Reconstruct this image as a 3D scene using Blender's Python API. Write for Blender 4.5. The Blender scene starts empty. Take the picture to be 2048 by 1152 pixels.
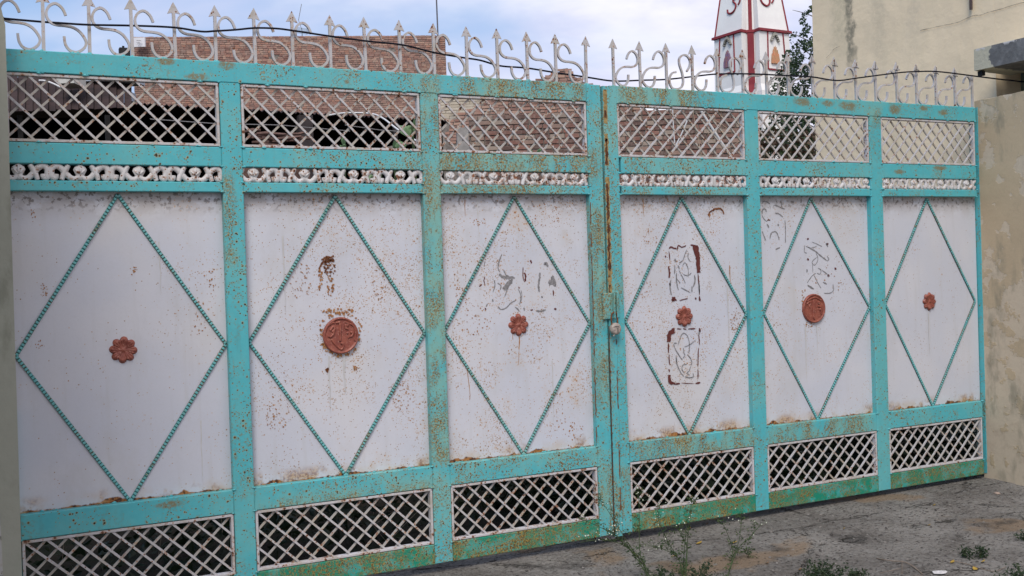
import bpy, bmesh, math, random
import numpy as np
from mathutils import Vector, Matrix, noise as mnoise
R = random.Random(7)
S = bpy.context.scene
C = S.collection

# ---------------------------------------------------------------- camera, sky, sun, exposure
CAM = Vector((0.0, -4.8376, 1.4072)); FL = 2134.1
FWD = Vector((0.45326, 0.89128, -0.01271)); RGT = Vector((0.89073, -0.45342, -0.03205)); UPV = Vector((0.03433, -0.00321, 0.99941))
cam_d = bpy.data.cameras.new('camera'); cam = bpy.data.objects.new('camera', cam_d); C.objects.link(cam)
cam_d.sensor_width = 36.0; cam_d.lens = FL / 2048 * 36.0; cam_d.clip_start = 0.05; cam_d.clip_end = 2000
m = Matrix((RGT, UPV, -FWD)).transposed().to_4x4(); m.translation = CAM
cam.matrix_world = m; S.camera = cam

SUN_EL, SUN_AZ = math.radians(50), math.radians(214)   # azimuth measured from +Y towards +X
w = bpy.data.worlds.new('World'); S.world = w; w.use_nodes = True
sun_d = bpy.data.lights.new('sun', 'SUN'); sun = bpy.data.objects.new('sun', sun_d); C.objects.link(sun)
sun_d.energy = 2.0; sun_d.angle = math.radians(24); sun_d.color = (1.0, 0.95, 0.88)
sdir = Vector((math.sin(SUN_AZ) * math.cos(SUN_EL), math.cos(SUN_AZ) * math.cos(SUN_EL), math.sin(SUN_EL)))
sun.rotation_euler = sdir.to_track_quat('Z', 'Y').to_euler()
S.view_settings.view_transform = 'Standard'; S.view_settings.look = 'None'
S.view_settings.gamma = 1; S.view_settings.use_curve_mapping = False
S.view_settings.exposure = 0.32
SKY_STRENGTH = 0.1

# ---------------------------------------------------------------- node helper
class NT:
    def __init__(s, tree): s.t = tree; s.n = tree.nodes; s.l = tree.links
    def node(s, typ, **kw):
        nd = s.n.new(typ)
        for k, v in kw.items(): setattr(nd, k, v)
        return nd
    def put(s, sock, v):
        if isinstance(v, (int, float)): sock.default_value = v
        elif isinstance(v, (tuple, list)):
            sock.default_value = tuple(v) + ((1,) if len(v) == 3 and sock.type == 'RGBA' else ())
        else: s.l.new(v, sock)
    def math(s, op, a, b=0.0, c=None, clamp=False):
        nd = s.node('ShaderNodeMath', operation=op, use_clamp=clamp)
        s.put(nd.inputs[0], a); s.put(nd.inputs[1], b)
        if c is not None: s.put(nd.inputs[2], c)
        return nd.outputs[0]
    def vmath(s, op, a, b=None):
        nd = s.node('ShaderNodeVectorMath', operation=op); s.put(nd.inputs[0], a)
        if b is not None: s.put(nd.inputs[1], b)
        return nd.outputs[0]
    def mix(s, f, a, b):
        nd = s.node('ShaderNodeMix', data_type='RGBA'); s.put(nd.inputs[0], f); s.put(nd.inputs[6], a); s.put(nd.inputs[7], b)
        return nd.outputs[2]
    def step(s, v, lo, hi, a=0.0, b=1.0):
        nd = s.node('ShaderNodeMapRange', interpolation_type='SMOOTHSTEP')
        s.put(nd.inputs[0], v); s.put(nd.inputs[1], lo); s.put(nd.inputs[2], hi); s.put(nd.inputs[3], a); s.put(nd.inputs[4], b)
        return nd.outputs[0]
    def pos(s): return s.node('ShaderNodeNewGeometry').outputs['Position']
    def objc(s): return s.node('ShaderNodeTexCoord').outputs['Object']
    def scale(s, v, sc, loc=(0, 0, 0)):
        nd = s.node('ShaderNodeMapping'); s.put(nd.inputs[0], v); nd.inputs['Scale'].default_value = sc; nd.inputs['Location'].default_value = loc
        return nd.outputs[0]
    def noise(s, v, sc, det=3, rough=0.55, dist=0.0):
        nd = s.node('ShaderNodeTexNoise'); s.put(nd.inputs['Vector'], v); nd.inputs['Scale'].default_value = sc
        nd.inputs['Detail'].default_value = det; nd.inputs['Roughness'].default_value = rough; nd.inputs['Distortion'].default_value = dist
        return nd.outputs[0]
    def voro(s, v, sc, feature='F1', rnd=1.0):
        nd = s.node('ShaderNodeTexVoronoi', feature=feature); s.put(nd.inputs['Vector'], v); nd.inputs['Scale'].default_value = sc
        nd.inputs['Randomness'].default_value = rnd
        return nd
    def sep(s, v):
        nd = s.node('ShaderNodeSeparateXYZ'); s.put(nd.inputs[0], v); return nd.outputs
    def curve(s, v, pts):
        nd = s.node('ShaderNodeValToRGB'); s.put(nd.inputs[0], v); el = nd.color_ramp.elements
        while len(el) < len(pts): el.new(0.5)
        for e, (p, c) in zip(el, pts):
            e.position = p; e.color = (c, c, c, 1) if not isinstance(c, tuple) else c + (1,)
        return nd.outputs[0]

def new_mat(name, rough=0.6, metal=0.0, spec=0.4):
    mt = bpy.data.materials.new(name); mt.use_nodes = True
    k = NT(mt.node_tree); b = k.n['Principled BSDF']
    b.inputs['Roughness'].default_value = rough; b.inputs['Metallic'].default_value = metal
    b.inputs['Specular IOR Level'].default_value = spec
    return mt, k, b
def bump(k, b, h, dist=0.002, strength=0.6):
    nd = k.node('ShaderNodeBump'); nd.inputs['Distance'].default_value = dist; nd.inputs['Strength'].default_value = strength
    k.put(nd.inputs['Height'], h); k.l.new(nd.outputs[0], b.inputs['Normal'])

# world: Nishita sky with high broken cloud mixed in everywhere
k = NT(w.node_tree); bg = k.n['Background']
sky = k.node('ShaderNodeTexSky', sky_type='NISHITA', sun_disc=False); sky.sun_elevation = SUN_EL; sky.sun_rotation = SUN_AZ
sky.air_density = 1.2; sky.dust_density = 1.5
d = k.node('ShaderNodeTexCoord').outputs['Generated']
x_, y_, z_ = k.sep(d)
zz = k.math('ADD', k.math('MAXIMUM', z_, 0.0), 0.22)
cv = k.node('ShaderNodeCombineXYZ'); k.put(cv.inputs[0], k.math('DIVIDE', x_, zz)); k.put(cv.inputs[1], k.math('DIVIDE', y_, zz))
cv.inputs[2].default_value = 3.1
n1 = k.noise(k.scale(cv.outputs[0], (1, 1, 1), (0.55, 0.25, 0)), 0.75, 5, 0.55, 0.3)
n2 = k.noise(cv.outputs[0], 2.6, 5, 0.6, 0.2)
side = k.math('ADD', k.math('MULTIPLY', x_, RGT.x), k.math('MULTIPLY', y_, RGT.y))
cover = k.step(k.math('ADD', n1, k.math('MULTIPLY', side, 0.55)), 0.26, 0.54, 0.0, 1.0)
lum = k.step(k.math('ADD', n2, k.math('MULTIPLY', side, 0.15)), 0.38, 0.70, 0.0, 1.0)
cloudc = k.mix(lum, (6.0, 6.15, 7.9), (8.2, 8.1, 8.9))
col = k.mix(cover, k.mix(0.6, sky.outputs[0], (3.1, 4.8, 8.2)), cloudc)
k.put(bg.inputs[0], col); bg.inputs[1].default_value = SKY_STRENGTH

# ---------------------------------------------------------------- materials
def rust_dots(k, v, dens, sizes=((46, 0.34), (90, 0.36))):
    """small round rust blooms; returns core mask and halo mask"""
    core = halo = None
    for i, (sc, r) in enumerate(sizes):
        vo = k.voro(k.scale(v, (1, 1, 1), (i * 3.7, 0, i * 1.3)), sc)
        rnd = k.sep(vo.outputs['Color'])
        rad = k.math('MULTIPLY', k.math('MULTIPLY', rnd[0], rnd[0]), r)
        on = k.math('LESS_THAN', rnd[1], dens)
        c = k.math('MULTIPLY', k.step(k.math('SUBTRACT', vo.outputs['Distance'], rad), -0.04, 0.04, 1, 0), on)
        h = k.math('MULTIPLY', k.step(k.math('SUBTRACT', vo.outputs['Distance'], k.math('MULTIPLY', rad, 1.9)), -0.12, 0.12, 0.55, 0), on)
        core = c if core is None else k.math('MAXIMUM', core, c); halo = h if halo is None else k.math('MAXIMUM', halo, h)
    return core, halo

def mat_teal(name, base=(0.082, 0.420, 0.465), fade=(0.19, 0.435, 0.40), green=0.0, dens=1.0):
    mt, k, b = new_mat(name, 0.5, spec=0.35)
    v = k.pos(); X, Y, Z = k.sep(v)
    dx = k.curve(k.math('DIVIDE', X, 6.0), [(0, 0.10), (0.17, 0.28), (0.33, 0.85), (0.45, 1.0), (0.56, 0.8), (0.68, 0.4), (1, 0.35)])
    big = k.noise(v, 1.7, 3); med = k.noise(v, 7, 4); fine = k.noise(v, 38, 4)
    patch = k.math('MULTIPLY', k.step(k.math('ADD', k.math('MULTIPLY', big, 0.5), k.math('MULTIPLY', med, 0.5)), 0.44, 0.60), k.step(dx, 0, 1, 0.35, 1.0))
    c = k.mix(k.math('MULTIPLY', patch, 0.75), base, fade)
    c = k.mix(k.step(fine, 0.35, 0.75, 0, 0.22), c, (0.125, 0.53, 0.57))
    if green: c = k.mix(k.step(k.noise(v, 9, 4, 0.6), 0.42, 0.50, 0, green), c, (0.010, 0.235, 0.150))
    # olive-brown crazed bloom
    bl = k.math('MULTIPLY', k.step(k.noise(v, 60, 3, 0.7), 0.50, 0.62), k.step(k.noise(k.scale(v, (1, 1, 1), (5, 2, 8)), 6.5, 3), 0.50 if dens < 1.5 else 0.42, 0.66))
    c = k.mix(k.math('MULTIPLY', bl, k.math('MULTIPLY', k.step(dx, 0, 1, 0.5, 1.0), 0.85)), c, (0.20, 0.155, 0.06))
    cl = k.math('MULTIPLY', k.step(k.noise(k.scale(v, (1, 1, 0.6), (2, 9, 4)), 5.5, 4), 0.40, 0.66, 0.06, 0.75), k.math('MULTIPLY', dx, dens))
    core, halo = rust_dots(k, v, cl, ((75, 0.36), (125, 0.42), (190, 0.46)))
    c = k.mix(halo, c, (0.36, 0.25, 0.07)); c = k.mix(core, c, k.mix(k.step(k.noise(v, 14, 2), 0.45, 0.55), (0.045, 0.028, 0.016), (0.13, 0.065, 0.016)))
    crust = k.math('MULTIPLY', k.step(k.noise(k.scale(v, (1, 1, 1), (2, 5, 6)), 95, 3, 0.7), 0.53, 0.60), k.step(k.math('ADD', k.noise(k.scale(v, (1, 1, 0.7), (12, 5, 3)), 5.0, 4, 0.6), k.math('MULTIPLY', dx, 0.14)), 0.60, 0.68))
    def zone(xa, xb, za, zb, f=0.04):
        return k.math('MULTIPLY', k.math('MULTIPLY', k.step(X, xa - f, xa + f), k.step(X, xb - f, xb + f, 1, 0)), k.math('MULTIPLY', k.step(Z, za - f, za + f), k.step(Z, zb - f, zb + f, 1, 0)))
    zs = None
    for za_ in ((2.09, 3.0, 1.90, 2.06), (1.99, 2.09, 0.5, 2.6), (2.2, 2.93, 2.28, 2.5), (2.95, 3.03, 0.7, 1.75), (3.0, 3.14, 1.20, 1.32), (2.95, 3.13, 0.0, 0.35), (3.2, 4.0, 0.36, 0.5), (4.1, 4.9, 0.36, 0.5), (1.12, 1.99, 0.36, 0.40), (2.2, 2.6, 1.80, 1.88), (3.15, 3.7, 2.28, 2.5), (1.03, 1.08, 1.5, 1.9), (4.95, 5.05, 2.25, 2.36)):
        zq = zone(*za_); zs = zq if zs is None else k.math('MAXIMUM', zs, zq)
    zc = k.math('MULTIPLY', k.math('MULTIPLY', zs, k.step(k.noise(k.scale(v, (1, 1, 1), (3, 3, 3)), 105, 4, 0.7), 0.47, 0.52)), k.step(k.noise(k.scale(v, (1, 1, 0.4), (1, 8, 2)), 13, 4, 0.6), 0.42, 0.56))
    crust = k.math('MAXIMUM', crust, zc)
    if dens > 1.5: crust = k.math('MAXIMUM', crust, k.math('MULTIPLY', k.math('MULTIPLY', k.step(k.noise(k.scale(v, (1, 1, 1), (6, 1, 2)), 80, 4, 0.7), 0.46, 0.52), k.step(k.noise(k.scale(v, (1, 1, 2), (1, 1, 2)), 5, 4, 0.6), 0.42, 0.58)), k.step(dx, 0, 1, 0.6, 1.0)))
    c = k.mix(k.math('MULTIPLY', zs, k.step(k.noise(v, 7, 3), 0.35, 0.6, 0, 0.45)), c, (0.24, 0.40, 0.30))
    # blistered olive patches left by the welder, a few along the top rail
    for (ca, cb_, rx_, rz_) in ((0.80, 2.385, .05, .02), (0.93, 2.325, .07, .02), (1.06, 2.385, .05, .03), (4.42, 2.37, .08, .03), (4.62, 2.37, .06, .025), (4.78, 2.36, .10, .035), (5.17, 2.355, .07, .04), (5.42, 2.375, .05, .02), (5.60, 2.355, .06, .025), (5.56, 2.0, .08, .02), (5.2, 1.97, .06, .02), (0.75, 0.45, .08, .02), (1.62, 2.34, .02, .015)):
        dd = k.math('ADD', k.math('POWER', k.math('DIVIDE', k.math('ABSOLUTE', k.math('SUBTRACT', X, ca)), rx_), 2.0), k.math('POWER', k.math('DIVIDE', k.math('ABSOLUTE', k.math('SUBTRACT', Z, cb_)), rz_), 2.0))
        pm_ = k.math('MULTIPLY', k.step(k.math('ADD', dd, k.math('MULTIPLY', k.noise(v, 30, 4, 0.7), 1.6)), 0.9, 1.7, 1, 0), k.step(k.noise(v, 75, 3, 0.6), 0.34, 0.52, 0.25, 0.9))
        c = k.mix(pm_, c, (0.21, 0.17, 0.085))
    c = k.mix(k.math('MULTIPLY', crust, 0.9), c, k.mix(k.step(k.noise(v, 150, 2), 0.4, 0.6), (0.08, 0.036, 0.010), (0.38, 0.235, 0.05)))
    c = k.mix(k.step(k.noise(k.scale(v, (9, 9, 1)), 4, 3), 0.55, 0.8, 0, 0.18), c, (0.12, 0.14, 0.11))
    k.put(b.inputs['Base Color'], c); k.put(b.inputs['Roughness'], k.math('ADD', 0.42, k.math('MULTIPLY', core, 0.4)))
    bump(k, b, k.math('ADD', k.math('ADD', k.math('MULTIPLY', fine, 0.5), k.math('MULTIPLY', k.noise(k.scale(v, (1, 1, 1), (0, 3, 0)), 4.5, 2), 5.0)), k.math('MAXIMUM', core, crust)), 0.0014, 0.6)
    return mt

def mat_white_iron(name, dens=0.5, base=(0.53, 0.515, 0.525), dirt=0.55):
    mt, k, b = new_mat(name, 0.6)
    v = k.pos(); X, Y, Z = k.sep(v)
    dx = k.curve(k.math('DIVIDE', X, 6.0), [(0, 0.35), (0.17, 0.6), (0.33, 1.0), (0.55, 1.0), (0.7, 0.6), (1, 0.3)])
    c = k.mix(k.step(k.noise(v, 14, 4), 0.42, 0.7, 0, dirt), base, (0.40, 0.36, 0.29))
    c = k.mix(k.step(k.noise(v, 50, 3), 0.55, 0.75, 0, 0.35), c, (0.30, 0.29, 0.28))
    cl = k.math('MULTIPLY', k.step(k.noise(v, 8, 3), 0.38, 0.62, 0.1, 1.0), k.math('MULTIPLY', dx, dens))
    core, halo = rust_dots(k, v, cl, ((70, 0.5), (130, 0.5)))
    c = k.mix(halo, c, (0.42, 0.20, 0.08)); c = k.mix(core, c, (0.13, 0.045, 0.018))
    pat = k.math('MULTIPLY', k.step(k.noise(k.scale(v, (1, 1, 1), (7, 7, 7)), 24, 4, 0.65), 0.60, 0.68), k.math('MULTIPLY', dx, min(1, dens * 1.4)))
    c = k.mix(pat, c, (0.24, 0.09, 0.035))
    k.put(b.inputs['Base Color'], c); bump(k, b, k.math('ADD', k.noise(v, 90, 3), core), 0.001, 0.4)
    return mt

def mat_sheet():
    mt, k, b = new_mat('white_sheet_paint', 0.55, spec=0.3)
    v = k.pos(); X, Y, Z = k.sep(v)
    c = k.mix(k.step(k.noise(v, 2.1, 4), 0.35, 0.7), (0.545, 0.56, 0.62), (0.60, 0.60, 0.635))
    c = k.mix(k.step(k.noise(k.scale(v, (1, 1, 0.7), (4, 1, 9)), 3.2, 5, 0.65), 0.50, 0.72, 0, 0.5), c, (0.49, 0.485, 0.49))
    c = k.mix(k.step(k.noise(k.scale(v, (1, 1, 1), (2, 6, 5)), 1.3, 3, 0.5), 0.55, 0.7, 0, 0.35), c, (0.60, 0.565, 0.52))
    c = k.mix(k.step(k.noise(k.scale(v, (14, 14, 0.9)), 1.6, 4, 0.6), 0.52, 0.78, 0, 0.35), c, (0.47, 0.46, 0.45))       # faint runs
    c = k.mix(k.step(k.noise(v, 120, 2), 0.45, 0.8, 0, 0.15), c, (0.46, 0.45, 0.45))
    # grime marks plus the rail's soft shade, painted in along the sheet tops
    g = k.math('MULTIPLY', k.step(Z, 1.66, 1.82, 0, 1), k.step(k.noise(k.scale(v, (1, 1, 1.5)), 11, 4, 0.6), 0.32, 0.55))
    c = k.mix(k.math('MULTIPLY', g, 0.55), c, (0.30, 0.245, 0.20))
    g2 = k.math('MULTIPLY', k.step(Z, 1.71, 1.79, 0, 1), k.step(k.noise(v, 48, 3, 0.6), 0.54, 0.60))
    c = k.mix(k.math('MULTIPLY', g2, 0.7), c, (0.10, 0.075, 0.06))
    dx = k.curve(k.math('DIVIDE', X, 6.0), [(0, 0.03), (0.12, 0.08), (0.18, 0.40), (0.3, 0.85), (0.48, 1.0), (0.56, 0.6), (0.66, 0.45), (0.78, 0.28), (0.85, 0.12), (1, 0.05)])
    cl = k.math('MULTIPLY', k.step(k.noise(k.scale(v, (1, 1, 0.8), (3, 1, 2)), 4.2, 4, 0.6), 0.42, 0.66, 0.10, 1.0), dx)
    core, halo = rust_dots(k, v, cl, ((62, 0.21), (115, 0.28), (180, 0.36)))
    clus = k.math('MULTIPLY', k.step(k.noise(k.scale(v, (1, 1, 0.7), (9, 4, 1)), 5.5, 4, 0.6), 0.58, 0.72), k.math('MULTIPLY', dx, 0.55))
    c = k.mix(k.math('MULTIPLY', clus, 0.5), c, (0.50, 0.40, 0.29))
    c2, h2 = rust_dots(k, k.scale(v, (1, 1, 1), (1.7, 0, 4.4)), k.math('MULTIPLY', clus, 1.4), ((95, 0.42),))
    c = k.mix(h2, c, (0.50, 0.25, 0.07)); c = k.mix(c2, c, (0.24, 0.085, 0.025))
    c = k.mix(halo, c, (0.50, 0.29, 0.12)); c = k.mix(core, c, k.mix(k.step(k.noise(v, 12, 2), 0.45, 0.55), (0.075, 0.035, 0.022), (0.24, 0.095, 0.028)))
    # rust fringe creeping up from the low rail
    fr = k.math('ADD', k.math('MULTIPLY', k.step(k.noise(k.scale(v, (1, 1, 0.5)), 9, 3), 0.45, 0.70), 0.020), k.math('MULTIPLY', k.noise(v, 60, 3), 0.016))
    fr = k.step(k.math('SUBTRACT', k.math('SUBTRACT', Z, 0.482), k.math('SUBTRACT', fr, 0.006)), -0.004, 0.003, 1, 0)
    fh = k.step(k.math('SUBTRACT', Z, 0.50), -0.01, 0.05, 0.5, 0)
    c = k.mix(k.math('MULTIPLY', fh, k.step(k.noise(v, 9, 3), 0.4, 0.65)), c, (0.50, 0.33, 0.18))
    c = k.mix(fr, c, k.mix(k.step(k.noise(v, 70, 3), 0.4, 0.6), (0.075, 0.025, 0.012), (0.36, 0.15, 0.045)))
    ed_ = k.step(k.noise(k.scale(v, (1, 1, 0.8), (8, 1, 1)), 7, 4, 0.65), 0.5, 0.62)
    c = k.mix(k.math('MULTIPLY', k.math('MULTIPLY', ed_, k.step(Z, 0.56, 0.49, 0, 1)), 0.75), c, k.mix(k.step(k.noise(v, 95, 3), 0.45, 0.55), (0.20, 0.08, 0.03), (0.48, 0.30, 0.14)))
    k.put(b.inputs['Base Color'], c)
    bump(k, b, k.math('ADD', k.math('MULTIPLY', k.noise(v, 3, 3), 6), core), 0.0012, 0.35)
    return mt

def mat_plain(name, c1, c2, sc=8, rough=0.7, metal=0, dist=0.002, det=4, c3=None, spec=0.35, local=False):
    mt, k, b = new_mat(name, rough, metal, spec)
    v = k.objc() if local else k.pos()
    c = k.mix(k.step(k.noise(v, sc, det, 0.6), 0.35, 0.65), c1, c2)
    if c3: c = k.mix(k.step(k.noise(v, sc * 3.3, det, 0.6), 0.55, 0.68), c, c3)
    k.put(b.inputs['Base Color'], c)
    if dist: bump(k, b, k.noise(v, sc * 5, 4), dist, 0.5)
    return mt

def mat_brick(name, cols, sc=30):
    mt, k, b = new_mat(name, 0.9, spec=0.15)
    oi = k.node('ShaderNodeObjectInfo').outputs['Random']; isl = k.node('ShaderNodeNewGeometry').outputs['Random Per Island']
    r = k.math('FRACT', k.math('ADD', k.math('MULTIPLY', oi, 7.31), isl))
    n = len(cols); c = k.curve(r, [(i / n, cc) for i, cc in enumerate(cols)])
    for nd in k.n:
        if nd.type == 'VALTORGB': nd.color_ramp.interpolation = 'CONSTANT'
    v = k.pos()
    c = k.mix(k.step(k.noise(v, sc, 4, 0.65), 0.42, 0.72, 0, 0.55), c, (0.34, 0.28, 0.235))
    c = k.mix(k.step(k.noise(v, sc * 0.11, 3), 0.45, 0.7, 0, 0.35), c, (0.16, 0.12, 0.10))
    k.put(b.inputs['Base Color'], c); bump(k, b, k.noise(v, sc * 2, 4), 0.01, 0.6)
    return mt

def mat_plaster(name, base, pale, mould, sc=1.0, peel=0.0, mouldamt=0.6, crack=False, zdirt=None):
    mt, k, b = new_mat(name, 0.9, spec=0.15)
    v = k.pos(); X, Y, Z = k.sep(v)
    c = k.mix(k.step(k.noise(v, 1.6 * sc, 4), 0.35, 0.68), base, tuple(0.90 * q for q in base))
    if peel:
        p = k.math('ADD', k.noise(v, 5.5 * sc, 5, 0.62), k.math('MULTIPLY', k.step(Z, 0.5, 1.7, 0.10, -0.06), 1.0))
        pm = k.step(p, 0.505, 0.525); c = k.mix(k.math('MULTIPLY', pm, peel), c, pale)
        c = k.mix(k.math('MULTIPLY', k.step(k.noise(v, 16, 4), 0.5, 0.7), k.math('MULTIPLY', pm, 0.35)), c, (0.42, 0.33, 0.24))
    else: pm = None
    mo = k.math('MULTIPLY', k.step(k.noise(k.scale(v, (1.6, 1.6, 0.7), (4, 2, 1)), 2.4 * sc, 5, 0.6), 0.54, 0.70), mouldamt)
    c = k.mix(mo, c, mould)
    c = k.mix(k.step(k.noise(v, 45, 4, 0.7), 0.5, 0.85, 0, 0.3), c, tuple(0.7 * q for q in base))
    if crack:      # damp streaks with a shape of their own
        for yc, wy, zl, zh, am, colr in ((1.49, 0.055, 2.95, 3.30, 0.8, (0.16, 0.155, 0.12)), (1.60, 0.10, 3.05, 3.5, 0.4, (0.34, 0.33, 0.22)), (1.19, 0.08, 2.95, 3.3, 0.3, (0.40, 0.37, 0.28)), (0.86, 0.06, 2.9, 3.4, 0.25, (0.42, 0.38, 0.30))):
            dy = k.math('ABSOLUTE', k.math('SUBTRACT', k.math('ADD', Y, k.math('MULTIPLY', k.math('SUBTRACT', k.noise(v, 9, 4, 0.6), 0.5), 0.16)), yc))
            ms = k.math('MULTIPLY', k.step(dy, wy * 0.3, wy * 1.2, 1, 0), k.step(k.math('ADD', Z, k.math('MULTIPLY', k.noise(v, 7, 3), 0.3)), zl, zh, 0, 1))
            c = k.mix(k.math('MULTIPLY', k.math('MULTIPLY', ms, am), k.step(k.noise(v, 24, 4, 0.7), 0.3, 0.6, 0.4, 1)), c, colr)
    k.put(b.inputs['Base Color'], c)
    h = k.math('ADD', k.noise(v, 30, 4), k.math('MULTIPLY', k.noise(v, 3, 3), 2))
    if pm is not None: h = k.math('SUBTRACT', h, pm)
    bump(k, b, h, 0.004, 0.45)
    return mt

M = {}
M['teal'] = mat_teal('teal_gate_paint')
M['teal_low'] = mat_teal('teal_paint_over_green', green=1.0, dens=2.0, base=(0.03, 0.31, 0.26), fade=(0.10, 0.33, 0.25))
M['teal_strip'] = mat_teal('teal_strip_paint', base=(0.15, 0.43, 0.435), fade=(0.22, 0.44, 0.41), dens=0.5)
M['white'] = mat_white_iron('white_painted_iron', 0.6, base=(0.50, 0.485, 0.49), dirt=0.65)
M['groove'] = mat_plain('rusty_groove_dirt', (0.045, 0.17, 0.165), (0.12, 0.085, 0.05), 14, 0.9, 0, 0.001)
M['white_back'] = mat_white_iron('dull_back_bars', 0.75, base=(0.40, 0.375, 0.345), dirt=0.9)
M['white_rusty'] = mat_white_iron('white_rusty_frame', 1.0, dirt=0.8)
M['casting'] = mat_white_iron('white_cast_ornament', 1.0, base=(0.60, 0.585, 0.585), dirt=0.3)
M['spear'] = mat_white_iron('white_spear_iron', 0.5, base=(0.47, 0.455, 0.46), dirt=0.6)
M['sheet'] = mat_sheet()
M['red_oxide'] = mat_plain('red_oxide_paint', (0.30, 0.090, 0.060), (0.21, 0.058, 0.042), 34, 0.42, 0, 0.0015, c3=(0.40, 0.18, 0.13))
M['rust'] = mat_plain('rust', (0.10, 0.035, 0.018), (0.22, 0.085, 0.03), 60, 0.9, 0, 0.001, c3=(0.05, 0.02, 0.012))
M['stain'] = mat_plain('faint_grey_run', (0.49, 0.475, 0.455), (0.545, 0.54, 0.54), 30, 0.6, 0, 0)
M['rust_dark'] = mat_plain('dark_scaled_rust', (0.055, 0.022, 0.012), (0.13, 0.05, 0.02), 80, 0.9, 0, 0.001)
M['rust_gold'] = mat_plain('golden_rust_stain', (0.36, 0.27, 0.12), (0.26, 0.17, 0.06), 60, 0.9, 0, 0.0005, c3=(0.12, 0.06, 0.02))
M['rust_or'] = mat_plain('orange_rust', (0.30, 0.12, 0.04), (0.42, 0.22, 0.09), 70, 0.9, 0, 0.001)
M['maroon'] = mat_plain('maroon_undercoat', (0.095, 0.022, 0.020), (0.13, 0.034, 0.027), 70, 0.8, 0, 0.0005)
M['bare'] = mat_plain('bare_grey_primer', (0.27, 0.26, 0.265), (0.17, 0.165, 0.165), 90, 0.7, 0, 0.0005)
M['cable'] = mat_plain('black_cable', (0.010, 0.010, 0.018), (0.007, 0.007, 0.014), 30, 0.6, 0, 0, spec=0.15)
M['lock'] = mat_plain('lock_wrap_grey', (0.42, 0.36, 0.31), (0.33, 0.29, 0.26), 60, 0.55, 0.1, 0.002, c3=(0.20, 0.17, 0.15))
M['lock_steel'] = mat_plain('lock_steel', (0.32, 0.33, 0.36), (0.24, 0.25, 0.28), 60, 0.35, 0.6, 0.0005)
M['crack'] = mat_plain('plaster_crack', (0.20, 0.17, 0.13), (0.30, 0.26, 0.20), 30, 0.9, 0, 0)
M['dark'] = mat_plain('dark_slot', (0.02, 0.02, 0.02), (0.03, 0.03, 0.03), 10, 0.9, 0, 0)

# ---------------------------------------------------------------- mesh helpers
def link(name, verts, faces, mat, parent=None, smooth=False):
    me = bpy.data.meshes.new(name); me.from_pydata([tuple(v) for v in verts], [], faces); me.materials.append(mat)
    if smooth: me.polygons.foreach_set('use_smooth', [True] * len(me.polygons))
    me.update(); o = bpy.data.objects.new(name, me); C.objects.link(o)
    if parent is not None: o.parent = parent; o.matrix_parent_inverse = parent_inv(parent)
    return o
def parent_inv(p):
    mm = Matrix.Identity(4); q = p
    while q is not None:
        mm = (q.matrix_parent_inverse @ Matrix.LocRotScale(q.location, q.rotation_euler, q.scale)) @ mm; q = q.parent
    return mm.inverted()
def empty(name, loc, label, cat, group=None):
    o = bpy.data.objects.new(name, None); C.objects.link(o); o.location = loc; o.empty_display_size = 0.1
    o['label'] = label; o['category'] = cat
    if group: o['group'] = group
    return o
def tag(o, label=None, cat=None, group=None, kind=None):
    if label: o['label'] = label
    if cat: o['category'] = cat
    if group: o['group'] = group
    if kind: o['kind'] = kind
    return o
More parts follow.
